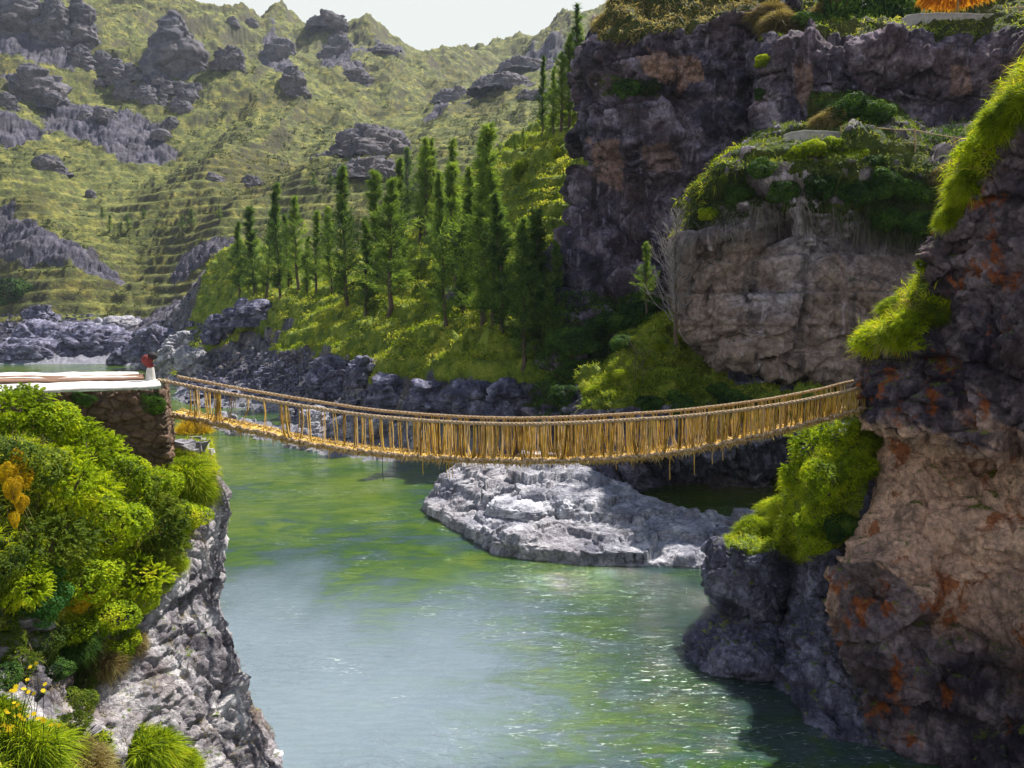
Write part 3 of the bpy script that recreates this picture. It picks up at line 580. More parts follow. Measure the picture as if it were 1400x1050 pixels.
# pale shelf of rock in the river
SH = []
xs_ = [565, 585, 625, 665, 700, 770, 860, 960, 1080]
fy_ = [57.5, 56.2, 51.5, 47.5, 46, 44.6, 44, 44, 44]
for dz, dy in ((-2.0, -.9), (-.2, -.15), (.9, .25), (1.1, 1.6), (1.5, 3.8), (2.6, 5.6), (3.0, 8.5), (3.0, 13), (-1.5, 20)):
    r = []
    for k, (px, y0) in enumerate(zip(xs_, fy_)):
        e = (.12, .5, .75, .95, 1.05, 1, .7, .5, .35)[k] if dz > 0 else 1
        y1 = y0+dy*(.55, .55, .8, 1, 1, .95, .7, .5, .45)[k]; zz_ = dz*e
        if dy > 15: zz_ = -1.5
        if k == 0 and dz > 0: zz_ = -.8
        r.append(Z(px+(dy*3.2 if k < 5 else dy*1.5 if k < 7 else 0), zz_, y1))
    SH.append(r)
def post_sh(p, n):
    # worn steps in the shelf
    q = p.copy(); d1, d12, cv = worley(p*np.array([1, .8, 0]), .22, 3)
    q[:, 2] = q[:, 2]+np.where(p[:, 2] > .2, (cv-.45)*.9, 0); st = .65; f = q[:, 2]/st; fr = f-np.floor(f)
    q[:, 2] = np.where(q[:, 2] > .1, .55*q[:, 2]+.45*(np.floor(f)+sstep(.55, .95, fr))*st, q[:, 2]); return q
patch('rock_shelf', SH, 300, 400, 'slab', .42, .5, 53, .3, .6, 1, lambda p, n: np.full(len(p), -1.), post_sh)

# rusty cliff where the bridge lands
NC = [
 [P(1255, 430, 36), P(1250, 420, 34), P(1285, 380, 33), P(1315, 310, 33), P(1355, 220, 32), P(1420, 130, 31), P(1520, -20, 30), P(1700, -260, 28), P(1900, -500, 27)],
 [P(1200, 455, 33), P(1183, 447, 29), P(1250, 402, 27), P(1297, 315, 26.4), P(1342, 205, 25.6), P(1402, 122, 24.6), P(1500, -20, 22.5), P(1700, -280, 20), P(1900, -500, 18)],
 [P(1192, 490, 33), P(1172, 488, 28.6), P(1232, 470, 26.6), P(1285, 410, 25.8), P(1345, 320, 25), P(1405, 260, 24), P(1500, 180, 22), P(1700, 60, 19), P(1900, -40, 17)],
 [P(1196, 530, 33), P(1176, 528, 28.5), P(1232, 530, 26.3), P(1288, 500, 25.4), P(1345, 450, 24.4), P(1405, 410, 23.4), P(1500, 360, 21.4), P(1700, 300, 18), P(1900, 280, 16)],
 [P(1200, 562, 33), P(1184, 560, 28.6), P(1238, 572, 26.2), P(1292, 570, 25.2), P(1350, 560, 24.2), P(1405, 550, 23.2), P(1500, 540, 21), P(1700, 540, 18), P(1900, 540, 16)],
 [P(1218, 585, 34), P(1202, 585, 29), P(1248, 597, 26.6), P(1298, 608, 25.5), P(1352, 615, 24.5), P(1405, 622, 23.5), P(1500, 640, 21.2), P(1700, 670, 18), P(1900, 700, 16)],
 [P(1220, 600, 34), P(1203, 600, 30.6), P(1248, 612, 28.6), P(1298, 626, 27.8), P(1352, 634, 27.0), P(1405, 642, 24.6), P(1500, 660, 22.2), P(1700, 690, 19), P(1900, 720, 17)],
 [P(1214, 690, 34), P(1196, 690, 29.3), P(1248, 695, 27.2), P(1298, 700, 26.2), P(1352, 700, 25.2), P(1405, 705, 24.2), P(1500, 715, 22), P(1700, 740, 18.6), P(1900, 760, 17)],
 [P(1180, 770, 34), P(1158, 768, 28.8), P(1225, 775, 26.2), P(1290, 790, 25.9), P(1352, 800, 24.8), P(1405, 805, 23.8), P(1500, 810, 21.8), P(1700, 830, 18.4), P(1900, 850, 16.6)],
 [P(1170, 850, 33), P(1148, 850, 27.8), P(1215, 860, 25.3), P(1290, 870, 25.0), P(1352, 880, 24.3), P(1405, 885, 23.3), P(1500, 890, 21.4), P(1700, 900, 18.2), P(1900, 920, 16.2)],
 [P(1200, 950, 32), P(1178, 950, 27.2), P(1232, 960, 25.2), P(1295, 970, 24.6), P(1352, 980, 23.8), P(1405, 985, 22.8), P(1500, 1000, 21), P(1700, 1010, 18), P(1900, 1020, 16)],
 [P(1225, 1100, 30), P(1200, 1100, 26), P(1245, 1110, 24.6), P(1300, 1120, 23.8), P(1352, 1130, 23), P(1405, 1140, 22.2), P(1500, 1160, 20.6), P(1700, 1200, 17.6), P(1900, 1250, 15.6)]]
def gm_nc(p, n):
    x, y = proj(p); dd = np.interp(x, [1170, 1250, 1300, 1345, 1400, 1500, 1700], [440, 395, 312, 205, 122, -20, -280])
    w_ = np.interp(x, [1170, 1190, 1250, 1285, 1300, 1335, 1400, 1500], [34, 40, 34, 6, 10, 26, 34, 30]); return sstep(w_+4, w_-14, y-dd+44*fbm(p, .7, 4, 7))
def wm_nc(p, n):
    x, y = proj(p); x = x+34*fbm(p, .55, 4, 201); y = y+34*fbm(p, .55, 4, 202); lip = -12+np.interp(x, [1170, 1200, 1250, 1300, 1400], [560, 588, 604, 618, 634])
    return np.clip(sstep(-2, 8, y-lip)*sstep(930, 800, y+.25*(1300-x)+60*fbm(p, .4, 3, 8))*.95*(1-sstep(.05, .3, -fbm(p, .5, 3, 19))*.35)*(1-inpoly(x, y, [(1140, 760), (1200, 770), (1290, 840), (1260, 960), (1140, 900)])*.9)+inpoly(x, y, [(1290, 560), (1330, 545), (1400, 585), (1400, 625), (1320, 600)])*sstep(-.3, .3, fbm(p, 1.4, 4, 203))*.6, 0, 1)
patch('near_cliff', NC, 460, 420, 'near', 1.1, .42, 61, .2, .55, 1.2, gm_nc, None, wm_nc, .45)

# rounded blue pillars at the foot of the near cliff
PL = [
 [P(1020, 738, 42), P(1010, 736, 40), P(1030, 728, 39), P(1058, 712, 38), P(1080, 640, 37), P(1112, 602, 35), P(1150, 580, 33), P(1230, 570, 32)],
 [P(988, 760, 38), P(976, 756, 35), P(1012, 742, 33.2), P(1056, 738, 32.6), P(1080, 700, 33), P(1112, 655, 31.2), P(1150, 625, 30.2), P(1230, 600, 30)],
 [P(985, 800, 38), P(971, 795, 34.4), P(1012, 790, 32), P(1054, 788, 31.8), P(1077, 775, 33.4), P(1108, 745, 30.4), P(1150, 725, 29.6), P(1230, 720, 29.6)],
 [P(1004, 842, 37), P(992, 838, 34), P(1022, 842, 32.5), P(1056, 846, 32.2), P(1076, 850, 33.4), P(1106, 840, 30), P(1150, 830, 29.2), P(1230, 830, 29)],
 [P(985, 868, 37), P(970, 866, 33.6), P(1010, 870, 31.6), P(1050, 872, 31.3), P(1072, 880, 32.6), P(1100, 885, 29.4), P(1150, 890, 28), P(1230, 890, 28)],
 [P(962, 895, 36), P(945, 898, 32.6), P(995, 905, 30.4), P(1045, 915, 30), P(1066, 920, 31.2), P(1085, 935, 28.6), P(1150, 950, 27), P(1230, 950, 27)],
 [Z(965, -.3, 36), Z(948, -.3, 32.6), Z(1000, -.3, 30.4), Z(1045, -.3, 30.6), Z(1064, -.3, 30.4), Z(1075, -.3, 28), Z(1120, -.3, 25.2), Z(1230, -.3, 25)],
 [Z(965, -2, 36), Z(948, -2, 32.4), Z(1000, -2, 30.2), Z(1045, -2, 29.4), Z(1064, -2, 30.4), Z(1075, -2, 27.8), Z(1120, -2, 24.8), Z(1230, -2, 24)]]
patch('rock_pillars', PL, 360, 300, 'blue', .8, .55, 71, .3, .45, 1.2, lambda p, n: (lambda x, y: inpoly(x, y, [(1000, 755), (990, 735), (1080, 640), (1200, 560), (1215, 600), (1160, 740), (1090, 770), (1060, 750)])*.9)(*proj(p)))

# left bank: the cliff under the bushes
LB = [
 [P(-500, 520, 17), P(-300, 560, 19), P(0, 575, 22.8), P(100, 600, 24.5), P(180, 625, 27.8), P(235, 618, 28.5), P(268, 604, 31), P(280, 612, 34)],
 [P(-500, 600, 13), P(-300, 640, 15.5), P(0, 640, 19.5), P(100, 660, 21.7), P(180, 670, 23.7), P(240, 655, 26), P(296, 662, 28.5), P(290, 672, 34)],
 [P(-500, 760, 11.5), P(-300, 760, 14.5), P(0, 745, 18), P(100, 760, 20.4), P(180, 765, 22.3), P(245, 740, 24.6), P(302, 722, 27), P(292, 735, 33)],
 [P(-500, 850, 11.5), P(-300, 850, 14.5), P(0, 850, 17.8), P(100, 850, 19.9), P(160, 850, 21.6), P(230, 842, 23.6), P(288, 820, 26), P(284, 830, 32)],
 [P(-500, 950, 10.5), P(-300, 950, 13.5), P(0, 930, 16.8), P(80, 930, 19), P(155, 925, 20.8), P(235, 920, 22.6), P(318, 915, 25.2), P(310, 925, 31)],
 [P(-500, 1080, 8.5), P(-300, 1080, 11), P(0, 1010, 14.8), P(95, 1010, 17.2), P(165, 1005, 19.4), P(240, 1000, 21.6), P(348, 985, 24.6), P(335, 985, 30)],
 [P(-500, 1300, 7.5), P(-300, 1300, 9.5), P(0, 1120, 13), P(90, 1110, 15.5), P(165, 1100, 18), P(250, 1080, 20.6), P(398, 1052, 24.6), P(380, 1050, 30)],
 [P(-500, 1600, 7), P(-300, 1500, 9), P(0, 1350, 12), P(90, 1250, 14.5), P(165, 1220, 17), P(260, 1170, 20), P(440, 1110, 24.2), P(400, 1100, 30)]]
def gm_lb(p, n):
    x, y = proj(p); e = np.interp(x, [-300, 0, 60, 100, 200, 250, 290, 300], [820, 830, 850, 860, 800, 750, 650, 640])
    return (y < e+12*fbm(p, 1, 3, 3))*.9+inpoly(x, y, [(-400, 990), (60, 985), (160, 1010), (160, 1400), (-600, 1700)])*.9
patch('left_bank_cliff', LB, 380, 360, 'left', .62, .6, 83, .1, .42, 1.0, gm_lb)
for n_, l_ in (('cliff_tower', 'dark tower of layered rock right of the green slope'), ('cliff_below_terrace', 'dark rock wall under the viewing terrace'),
               ('overhanging_cliff', 'grey brown overhanging rock face behind the bridge'), ('river_ledge', 'shaded ledge and cave wall behind the bridge'),
               ('rock_shelf', 'pale worn shelf of rock in the river below the bridge'), ('near_cliff', 'rusty brown cliff at the right end of the bridge'),
               ('rock_pillars', 'rounded blue grey rock pillars at the foot of the right cliff'), ('left_bank_cliff', 'pitted pale cliff of the left bank')):
    tag(bpy.data.objects[n_], l_, None, None, 'structure')
# ---------------------------------------------------------------- things placed on the ground that was built above
def hit(px, py, names=None):
    d = ray(px, py); best = None
    for k in (names or BV):
        h = BV[k].ray_cast(Vector(CAM), d)
        if h[0] is not None and (best is None or h[3] < best[3]): best = h
    return best
def tuft_mesh(pos, nrm, per, ln, w, droop, up=.8, spread=.5, tint=None, seg=2):
    n = len(pos); k = np.repeat(np.arange(n), per)
    d = nrm[k]*.5+np.array([0, 0, up])+RNG.normal(size=(n*per, 3))*spread
    L_ = np.broadcast_to(ln, (n,))[k]*RNG.uniform(.55, 1.15, n*per)
    tt = (RNG.uniform(.15, .85, n) if tint is None else tint)[k]+RNG.normal(size=n*per)*.12
    return blades(pos[k]+RNG.normal(size=(n*per, 3))*(np.broadcast_to(ln, (n,))[k]*.18)[:, None], d, L_, np.broadcast_to(w, (n,))[k] if np.ndim(w) else w, droop, tt, seg)
def stuff(name, label, parts, mat):
    v = []; q = []; t = []; n = 0
    for a, b, c in parts: v.append(a); q.append(b+n); t.append(c); n += len(a)
    o = link(name, mesh_np(name, np.concatenate(v), np.concatenate(q), M[mat], False, {'tint': np.concatenate(t)}))
    return tag(o, label, None, None, 'stuff')

# ---- ground cover -----------------------------------------------------------
tn = grid_normals(TV.reshape(len(ls), len(us), 3)).reshape(-1, 3); tn = tn*np.sign(tn[:, 2:3]+1e-9)
def pick(mask, n, w=None):
    ix = np.nonzero(mask)[0]
    if w is None: return RNG.choice(ix, n)
    ww = w[ix]; return RNG.choice(ix, n, p=ww/ww.sum())
onb = (gmask > .45) & (TV[:, 1] < 225) & (TV[:, 2] > .9) & (pxs > 180) & (pxs < 1000)
cl = sstep(-.35, .45, fbm(TV, .22, 4, 301))
ix = pick(onb, 15000, .12+cl)
sz = .45+.5*RNG.random(len(ix))+TV[ix, 1]*.0012
grass1 = tuft_mesh(TV[ix], tn[ix], 7, sz, sz*.13, .5, .7, .55, np.clip(.25+.5*cl[ix]+RNG.normal(size=len(ix))*.12, 0, 1))
stuff('grass', 'bright green grass tussocks covering the sunlit bank', [grass1], 'grass_bank')
ix = pick(onb & (fbm(TV, .12, 3, 311) > .05), 1500); q_ = np.repeat(ix, 20)
r_ = RNG.uniform(.4, 1.1, len(ix)); off = RNG.normal(size=(len(q_), 3)); off = unit(off)*np.array([1, 1, .8])*np.repeat(r_, 20)[:, None]; off[:, 2] = np.abs(off[:, 2])
stuff('scrub', 'low olive scrub dotted over the sunlit bank', [leaves(TV[q_]+off, off, .22, np.repeat(RNG.uniform(.2, .9, len(ix)), 20))], 'grass_bank')
onf = (gmask > .4) & (TV[:, 1] > 250) & (TV[:, 1] < 1050) & (pxs > -150) & (pxs < 850)
cl = sstep(-.15, .4, fbm(TV, .02, 4, 321)); ix = pick(onf, 5500, .1+cl*np.clip(450/TV[:, 1], .4, 1.6)); q_ = np.repeat(ix, 12)
r_ = RNG.uniform(.3, 1.1, len(ix))**1.4*1.25*np.clip(TV[ix, 1]/350, .8, 1.5); off = unit(RNG.normal(size=(len(q_), 3)))*np.array([1.4, 1, .6])*np.repeat(r_, 12)[:, None]; off[:, 2] = np.abs(off[:, 2])
stuff('hill_scrub', 'dark scrub scattered over the far terraced hills', [leaves(TV[q_]+off, off, np.repeat(r_, 12)*.55, np.repeat(RNG.uniform(.1, .8, len(ix)), 12))], 'grass_hill')

def cover(name, label, src, mask_fn, n, mat, ln, w, per=8, droop=.7, up=.6, spread=.55, ext=None):
    o = bpy.data.objects[src]; me = o.data; k = len(me.vertices)
    v = np.empty(k*3, np.float32); me.vertices.foreach_get('co', v); v = v.reshape(-1, 3).astype(float)
    nn = np.empty(k*3, np.float32); me.vertices.foreach_get('normal', nn); nn = nn.reshape(-1, 3).astype(float)
    nn = nn*np.sign((nn*(CAM-v)).sum(-1, keepdims=True).mean())
    gm = np.empty(k, np.float32); me.attributes['gm'].data.foreach_get('value', gm)
    x, y = proj(v); m = mask_fn(x, y, gm, v)
    ix = pick(m > 0, n, m.astype(float)); ll = ln*RNG.uniform(.6, 1.3, n)
    return stuff(name, label, [tuft_mesh(v[ix], nn[ix], per, ll, w, droop, up, spread, np.clip(RNG.normal(size=n)*.22+.5, 0, 1))], mat)
inx = lambda x, y: (x > -250) & (x < 1500) & (y > -80) & (y < 1130)
cover('hanging_grass', 'lime green grass fringe along the edge of the right cliff', 'near_cliff', lambda x, y, g, v: inx(x, y)*(g > .55)*1., 3600, 'leaf_lime', .46, .024, 9, .45, .7, .8)
cover('dry_grass', 'dead straw and brown stems mixed into the grass edge of the right cliff', 'near_cliff', lambda x, y, g, v: inx(x, y)*(g > .5)*1., 900, 'straw', .55, .022, 7, .9, .4, .9)
cover('dry_grass', 'dead stems hanging among the bushes of the left bank', 'left_bank_cliff', lambda x, y, g, v: inx(x, y)*(g > .35)*1., 900, 'straw', .40, .018, 7, 1.2, .2, .8)
cover('grass', 'bright grass on the slope under the right bridge end', 'rock_pillars', lambda x, y, g, v: inx(x, y)*(g > .5)*1., 2600, 'leaf_lime', .38, .024, 9, .6, .6, .6)
cover('grass', 'green undergrowth between the bushes of the left bank', 'left_bank_cliff', lambda x, y, g, v: inx(x, y)*(g > .55)*1., 7000, 'leaf_lime', .30, .02, 8, .6, .7, .6)
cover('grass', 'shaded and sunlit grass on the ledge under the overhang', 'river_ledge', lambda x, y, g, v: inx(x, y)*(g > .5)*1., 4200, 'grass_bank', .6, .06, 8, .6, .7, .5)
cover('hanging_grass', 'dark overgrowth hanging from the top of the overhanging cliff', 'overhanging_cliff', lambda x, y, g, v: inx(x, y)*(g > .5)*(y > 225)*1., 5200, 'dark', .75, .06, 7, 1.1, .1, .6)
cover('grass', 'olive and yellow grass on top of the overhanging cliff', 'overhanging_cliff', lambda x, y, g, v: inx(x, y)*(g > .5)*(y < 262)*1., 3600, 'leaf_olive', .7, .05, 7, .7, .6, .6)
cover('hanging_grass', 'grey brown dry stems hanging over the rim of the overhanging cliff', 'overhanging_cliff', lambda x, y, g, v: inx(x, y)*(np.abs(y-np.interp(x, [920, 950, 1000, 1060, 1130, 1200, 1260, 1400], [325, 315, 300, 282, 292, 316, 325, 325])) < 14)*1., 600, 'dry', .9, .06, 5, 1.6, -.5, .35)
cover('grass', 'sunlit yellow grass on the left rim of the overhanging cliff', 'overhanging_cliff', lambda x, y, g, v: (x < 1010)*(x > 915)*(y < np.interp(x, [925, 1010], [325, 235]))*1., 900, 'leaf_lime', .7, .05, 8, .6, .5, .6)
cover('dry_grass', 'straw coloured grass on top of the dark rock tower', 'cliff_tower', lambda x, y, g, v: inx(x, y)*(g > .6)*(y < 75)*1., 3200, 'straw', .9, .09, 8, .8, .5, .6)
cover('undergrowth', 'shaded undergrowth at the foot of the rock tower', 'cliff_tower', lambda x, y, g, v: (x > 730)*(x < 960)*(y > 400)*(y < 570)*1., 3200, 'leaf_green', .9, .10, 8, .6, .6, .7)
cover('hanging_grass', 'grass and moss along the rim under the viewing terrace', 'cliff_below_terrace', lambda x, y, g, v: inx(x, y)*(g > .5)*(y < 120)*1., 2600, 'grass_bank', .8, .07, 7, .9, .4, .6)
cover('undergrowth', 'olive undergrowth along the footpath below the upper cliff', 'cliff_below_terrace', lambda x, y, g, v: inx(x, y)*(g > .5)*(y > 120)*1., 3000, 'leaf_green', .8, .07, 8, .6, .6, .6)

cover('grass', 'bright lime grass on the sunlit mound left of the overhang', 'river_ledge', lambda x, y, g, v: (x > 800)*(x < 965)*(y < 545)*(g > .4)*1., 3600, 'grass_bank', .38, .05, 7, .4, .9, .45)
# loose rubble of the river banks: one mass of small stones
def rubble(name, label, spots, mat):
    base = np.array([[x, y, z] for z in (-1, 1) for y in (-1, 1) for x in (-1, 1)], float)
    fq = np.array([[0, 2, 3, 1], [4, 5, 7, 6], [0, 1, 5, 4], [2, 6, 7, 3], [0, 4, 6, 2], [1, 3, 7, 5]])
    V = []; Q = []; n = 0
    for (x0, y0, x1, y1, k, s0, s1) in spots:
        for _ in range(k):
            h = hit(random.uniform(x0, x1), random.uniform(y0, y1))
            if h is None or h[0].z < -.2: continue
            s = random.uniform(s0, s1)*random.choice((.6, 1, 1, 1.5)); a = random.uniform(0, 6.3)
            b = base*RNG.uniform(.55, 1.1, (8, 3))*s*np.array([1, .8, .6]); b = np.stack([b[:, 0]*math.cos(a)-b[:, 1]*math.sin(a), b[:, 0]*math.sin(a)+b[:, 1]*math.cos(a), b[:, 2]], -1)
            V.append(b+np.array(h[0])+[0, 0, s*.15]); Q.append(fq+n); n += 8
    o = link(name, mesh_np(name, np.concatenate(V), np.concatenate(Q), M[mat], False)); return tag(o, label, None, None, 'stuff')
rubble('rubble', 'dark broken stones on the far river bank left of the bridge', [(265, 480, 420, 545, 900, .12, .4), (170, 500, 300, 560, 250, .12, .4), (380, 530, 520, 580, 250, .1, .35), (150, 440, 280, 480, 200, .3, .7), (0, 430, 160, 460, 160, .3, .9)], 'blue')
rubble('rubble', 'pale stones on the shore seen through the bridge ropes', [(240, 540, 580, 620, 700, .08, .3)], 'slab')

# ---- boulders and outcrops: each a thing -------------------------------------
def boulder(name, px, py, wpx, hpx, label, mat='blue', cat='boulder', group=None, prof=None, depth=.8, sq=.6, seed=None, d=None, names=('t',), sink=.12, rz=0, lean=0, grain=1, strat=.3, amp_=.42):
    if d is None:
        h = hit(px, py, names) or hit(px, py+8, names); d = h[0].y if h else 900
    base = np.array(P(px, py, d)); W = wpx*d/F/2; H = hpx*d/F; seed = seed or int(px*7+py)
    nr, nc = (64, 96) if max(wpx, hpx) > 24 else (26, 38)
    t = np.linspace(0, 1, nr); a = np.linspace(0, 2*math.pi, nc, endpoint=False)
    if prof is None:
        zz_ = -sink+(1+sink)*(1-np.cos(t*math.pi/2+0))**0 * t; rr = (1-np.clip(t, 0, 1)**2.6)**.5
    else:
        zz_ = -sink+(1+sink)*t; rr = np.interp(zz_, [p[0] for p in prof], [p[1] for p in prof])*(1-t**9)
    c, s = np.cos(a), np.sin(a); m = (np.abs(c)**(2/sq/1.6)+np.abs(s)**(2/sq/1.6))**(-sq*.8*.5)
    x = rr[:, None]*(c*m)[None]*W; y = rr[:, None]*(s*m)[None]*W*depth; z = np.repeat(zz_[:, None], nc, 1)*H
    p = np.stack([x+lean*z, y, z], -1); g = np.concatenate([p, p[:, :1]], 1); n = grid_normals(g)[:, :nc]
    n = n*np.sign((n*np.stack([x, y, z*0+.01], -1)).sum(-1).mean()); p = p.reshape(-1, 3); n = n.reshape(-1, 3); S = max(min(W, H), .1)
    pw = p+seed*3.7
    dd = rockd(pw, n, S*amp_, .9/S, seed, strat, .75, grain)
    p = p+n*dd[:, None]*np.repeat(np.clip(1-t**14, 0, 1), nc)[:, None]
    i = np.arange(nr*nc).reshape(nr, nc); j = np.roll(i, -1, 1)
    q = np.stack([i[:-1], j[:-1], j[1:], i[1:]], -1).reshape(-1, 4)
    g1 = np.zeros(len(p))
    me = mesh_np(name, p, q, M[mat], True, {'gm': g1, 'warm': g1})
    o = link(name, me, None, base+np.array([0, W*depth*.5, 0]), rz); tag(o, label, cat, group); return o
OC = 'rock_outcrop'; hg = 'rock outcrops on the far hills'
M['far_rock'] = rock_mat('distant_outcrop_rock', [(.06, .058, .08), (.105, .10, .13), (.17, .16, .19)], .10, .5, 0, .8, (.2, .16, .14), .3, None, .6, bd=1.)
boulder(OC, 232, 94, 84, 84, 'tall domed rock knob rising from the left hillside', 'far_rock', 'rock outcrop', hg, [(-.2, 1.05), (0, 1), (.28, .97), (.42, .72), (.6, .56), (.8, .46), (.93, .34), (1, .22)], .8, .7, amp_=.24, sink=.3)
boulder(OC, 444, 37, 50, 25, 'dark rounded rock crowning the highest point of the skyline', 'far_rock', 'rock outcrop', hg, [(-.2, 1), (.3, 1), (.75, .72), (.95, .5), (1, .35)], .8, .7)
for a in [(463, 50, 24, 15, 'small dark rock just right below the skyline summit rock'), (311, 84, 32, 25, 'pointed rock alone on the slope right of the domed knob'), (384, 82, 44, 32, 'blunt dark outcrop high in the middle of the hill'),
          (462, 76, 50, 28, 'broad craggy outcrop under the summit rock'), (398, 118, 36, 30, 'greyish crag on the spur below the blunt dark outcrop'), (482, 112, 50, 20, 'low dark crag band right of the spur'),
          (500, 206, 96, 34, 'flat topped rock bluff above the pines'), (500, 236, 80, 20, 'lower rock step under the flat topped bluff'), (318, 31, 13, 9, 'tiny left rock of the pair on the skyline'), (342, 33, 15, 9, 'tiny right rock of the pair on the skyline'),
          (524, 70, 38, 9, 'flat ledge of rock on the falling skyline'), (622, 136, 56, 14, 'low dark bluff in the notch of the valley'), (690, 116, 70, 16, 'rock band across the right far hill'), (720, 92, 60, 14, 'upper rock band near the top of the right far hill'), (735, 132, 50, 12, 'lower rock band on the right far hill'),
          (22, 40, 66, 60, 'fluted crag filling the top left corner'), (66, 46, 44, 60, 'middle column of the top left crags'), (104, 50, 40, 60, 'right column of the top left crags'), (106, 84, 34, 26, 'block below the top left crags'),
          (36, 126, 66, 42, 'square faced outcrop at the left edge'), (6, 142, 26, 18, 'small dark rock at the left edge below the square outcrop'), (232, 176, 30, 18, 'upper rock of the pair standing on the open slope'), (222, 188, 24, 12, 'lower rock of the pair standing on the open slope'),
          (141, 160, 28, 14, 'low rock on the open slope below the scree'), (116, 161, 20, 12, 'small rock left of the low rock below the scree'), (122, 270, 16, 12, 'round boulder perched on the grassy brow'), (340, 252, 30, 14, 'flat rock on the slope above the pines'), (62, 230, 40, 16, 'pinkish rock patch on the left meadow'), (290, 244, 22, 8, 'thin rock ledge in the middle slope')]:
    boulder(OC, *a[:4], a[4], 'far_rock', 'rock outcrop', hg, [(-.7, 1.5), (-.3, 1.25), (0, 1.1), (.2, 1), (.5, .82), (.8, .58), (1, .35)], .8, .7, sink=.6)
for k in range(40):
    px = 130+random.random()*140; py = 96+(px-130)*.25+random.uniform(-14, 26); wv = random.uniform(9, 26)
    boulder('boulder', px, py, wv, wv*random.uniform(.5, .8), 'grey boulder in the scree under the domed rock knob', 'far_rock', 'boulder', 'scree boulders below the rock knob', [(-.7, 1.4), (0, 1.05), (.4, .9), (.8, .6), (1, .3)], .8, .5, sink=.5)
rb = 'boulders along the far river bank'
for a in [(214, 484, 78, 36, 'big dark wedge shaped boulder behind the white post', 'blue'), (248, 478, 52, 26, 'flat slanting boulder right of the dark wedge boulder', 'slab'), (228, 512, 34, 40, 'upright boulder just right of the white post', 'slab'), (262, 514, 56, 38, 'angular pale boulder at the start of the bridge', 'slab'),
          (120, 476, 130, 30, 'broad blue grey rock ledge above the upstream pool', 'blue'), (40, 486, 120, 22, 'low blue grey slab at the left edge of the upstream pool', 'blue'), (70, 464, 120, 22, 'blue grey rock hump behind the low slab', 'blue'), (176, 492, 60, 20, 'blue grey flat rock at the right end of the pool', 'blue'),
          (54, 442, 40, 24, 'dark boulder under the green shrub at the left', 'blue'), (155, 452, 60, 20, 'grey hump of rock under the far gully', 'slab'),
          (535, 556, 60, 44, 'dark boulder of the bank right of the pale shore', 'blue'), (586, 560, 62, 38, 'rounded grey boulder below the grassy bank', 'blue'), (640, 566, 66, 44, 'leaning blue grey boulder behind the middle of the bridge', 'blue'), (690, 566, 56, 50, 'dark blocky boulder next to the leaning boulder', 'blue'),
          (455, 530, 66, 44, 'overhanging dark rock at the foot of the pine bank', 'blue'), (500, 520, 60, 30, 'second dark rock right of the overhanging rock', 'blue'), (350, 438, 90, 30, 'dark rock shelf below the left pines', 'blue'), (300, 462, 50, 30, 'shaded rock at the left foot of the pine bank', 'blue'), (520, 590, 60, 22, 'long pale boulder seen through the bridge ropes', 'slab'), (470, 592, 44, 22, 'pale rounded boulder left of the long pale boulder', 'slab'), (425, 582, 44, 22, 'white grey boulder behind the thin bridge ropes', 'slab')]:
    boulder('boulder', *a[:4], a[4], a[5], 'boulder', rb, None, .8, .55, names=None, sink=.3)
boulder('rock_slab', 722, 694, 116, 8, 'smooth white slab lying on the pale rock shelf', 'slabw', 'rock slab', None, [(-4, 1.05), (0, 1.0), (.7, .97), (.9, .92), (1, .85)], 1.0, .9, names=('rock_shelf',), sink=2.5, strat=0, amp_=.5, rz=.2)
boulder('rock_slab', 776, 694, 48, 11, 'small white slab right of the large one on the rock shelf', 'slabw', 'rock slab', None, [(-4, 1.05), (0, 1.0), (.7, .97), (.9, .92), (1, .85)], 1.0, .9, names=('rock_shelf',), sink=2.5, strat=0, amp_=.5, rz=.2)
for k in range(26):
    boulder('boulder', random.uniform(300, 575), random.uniform(562, 612), random.uniform(10, 26), random.uniform(6, 14), 'small pale boulder on the shore behind the bridge ropes', 'slab', 'boulder', 'shore boulders seen through the bridge', None, .8, .5, names=('t',), sink=.3)

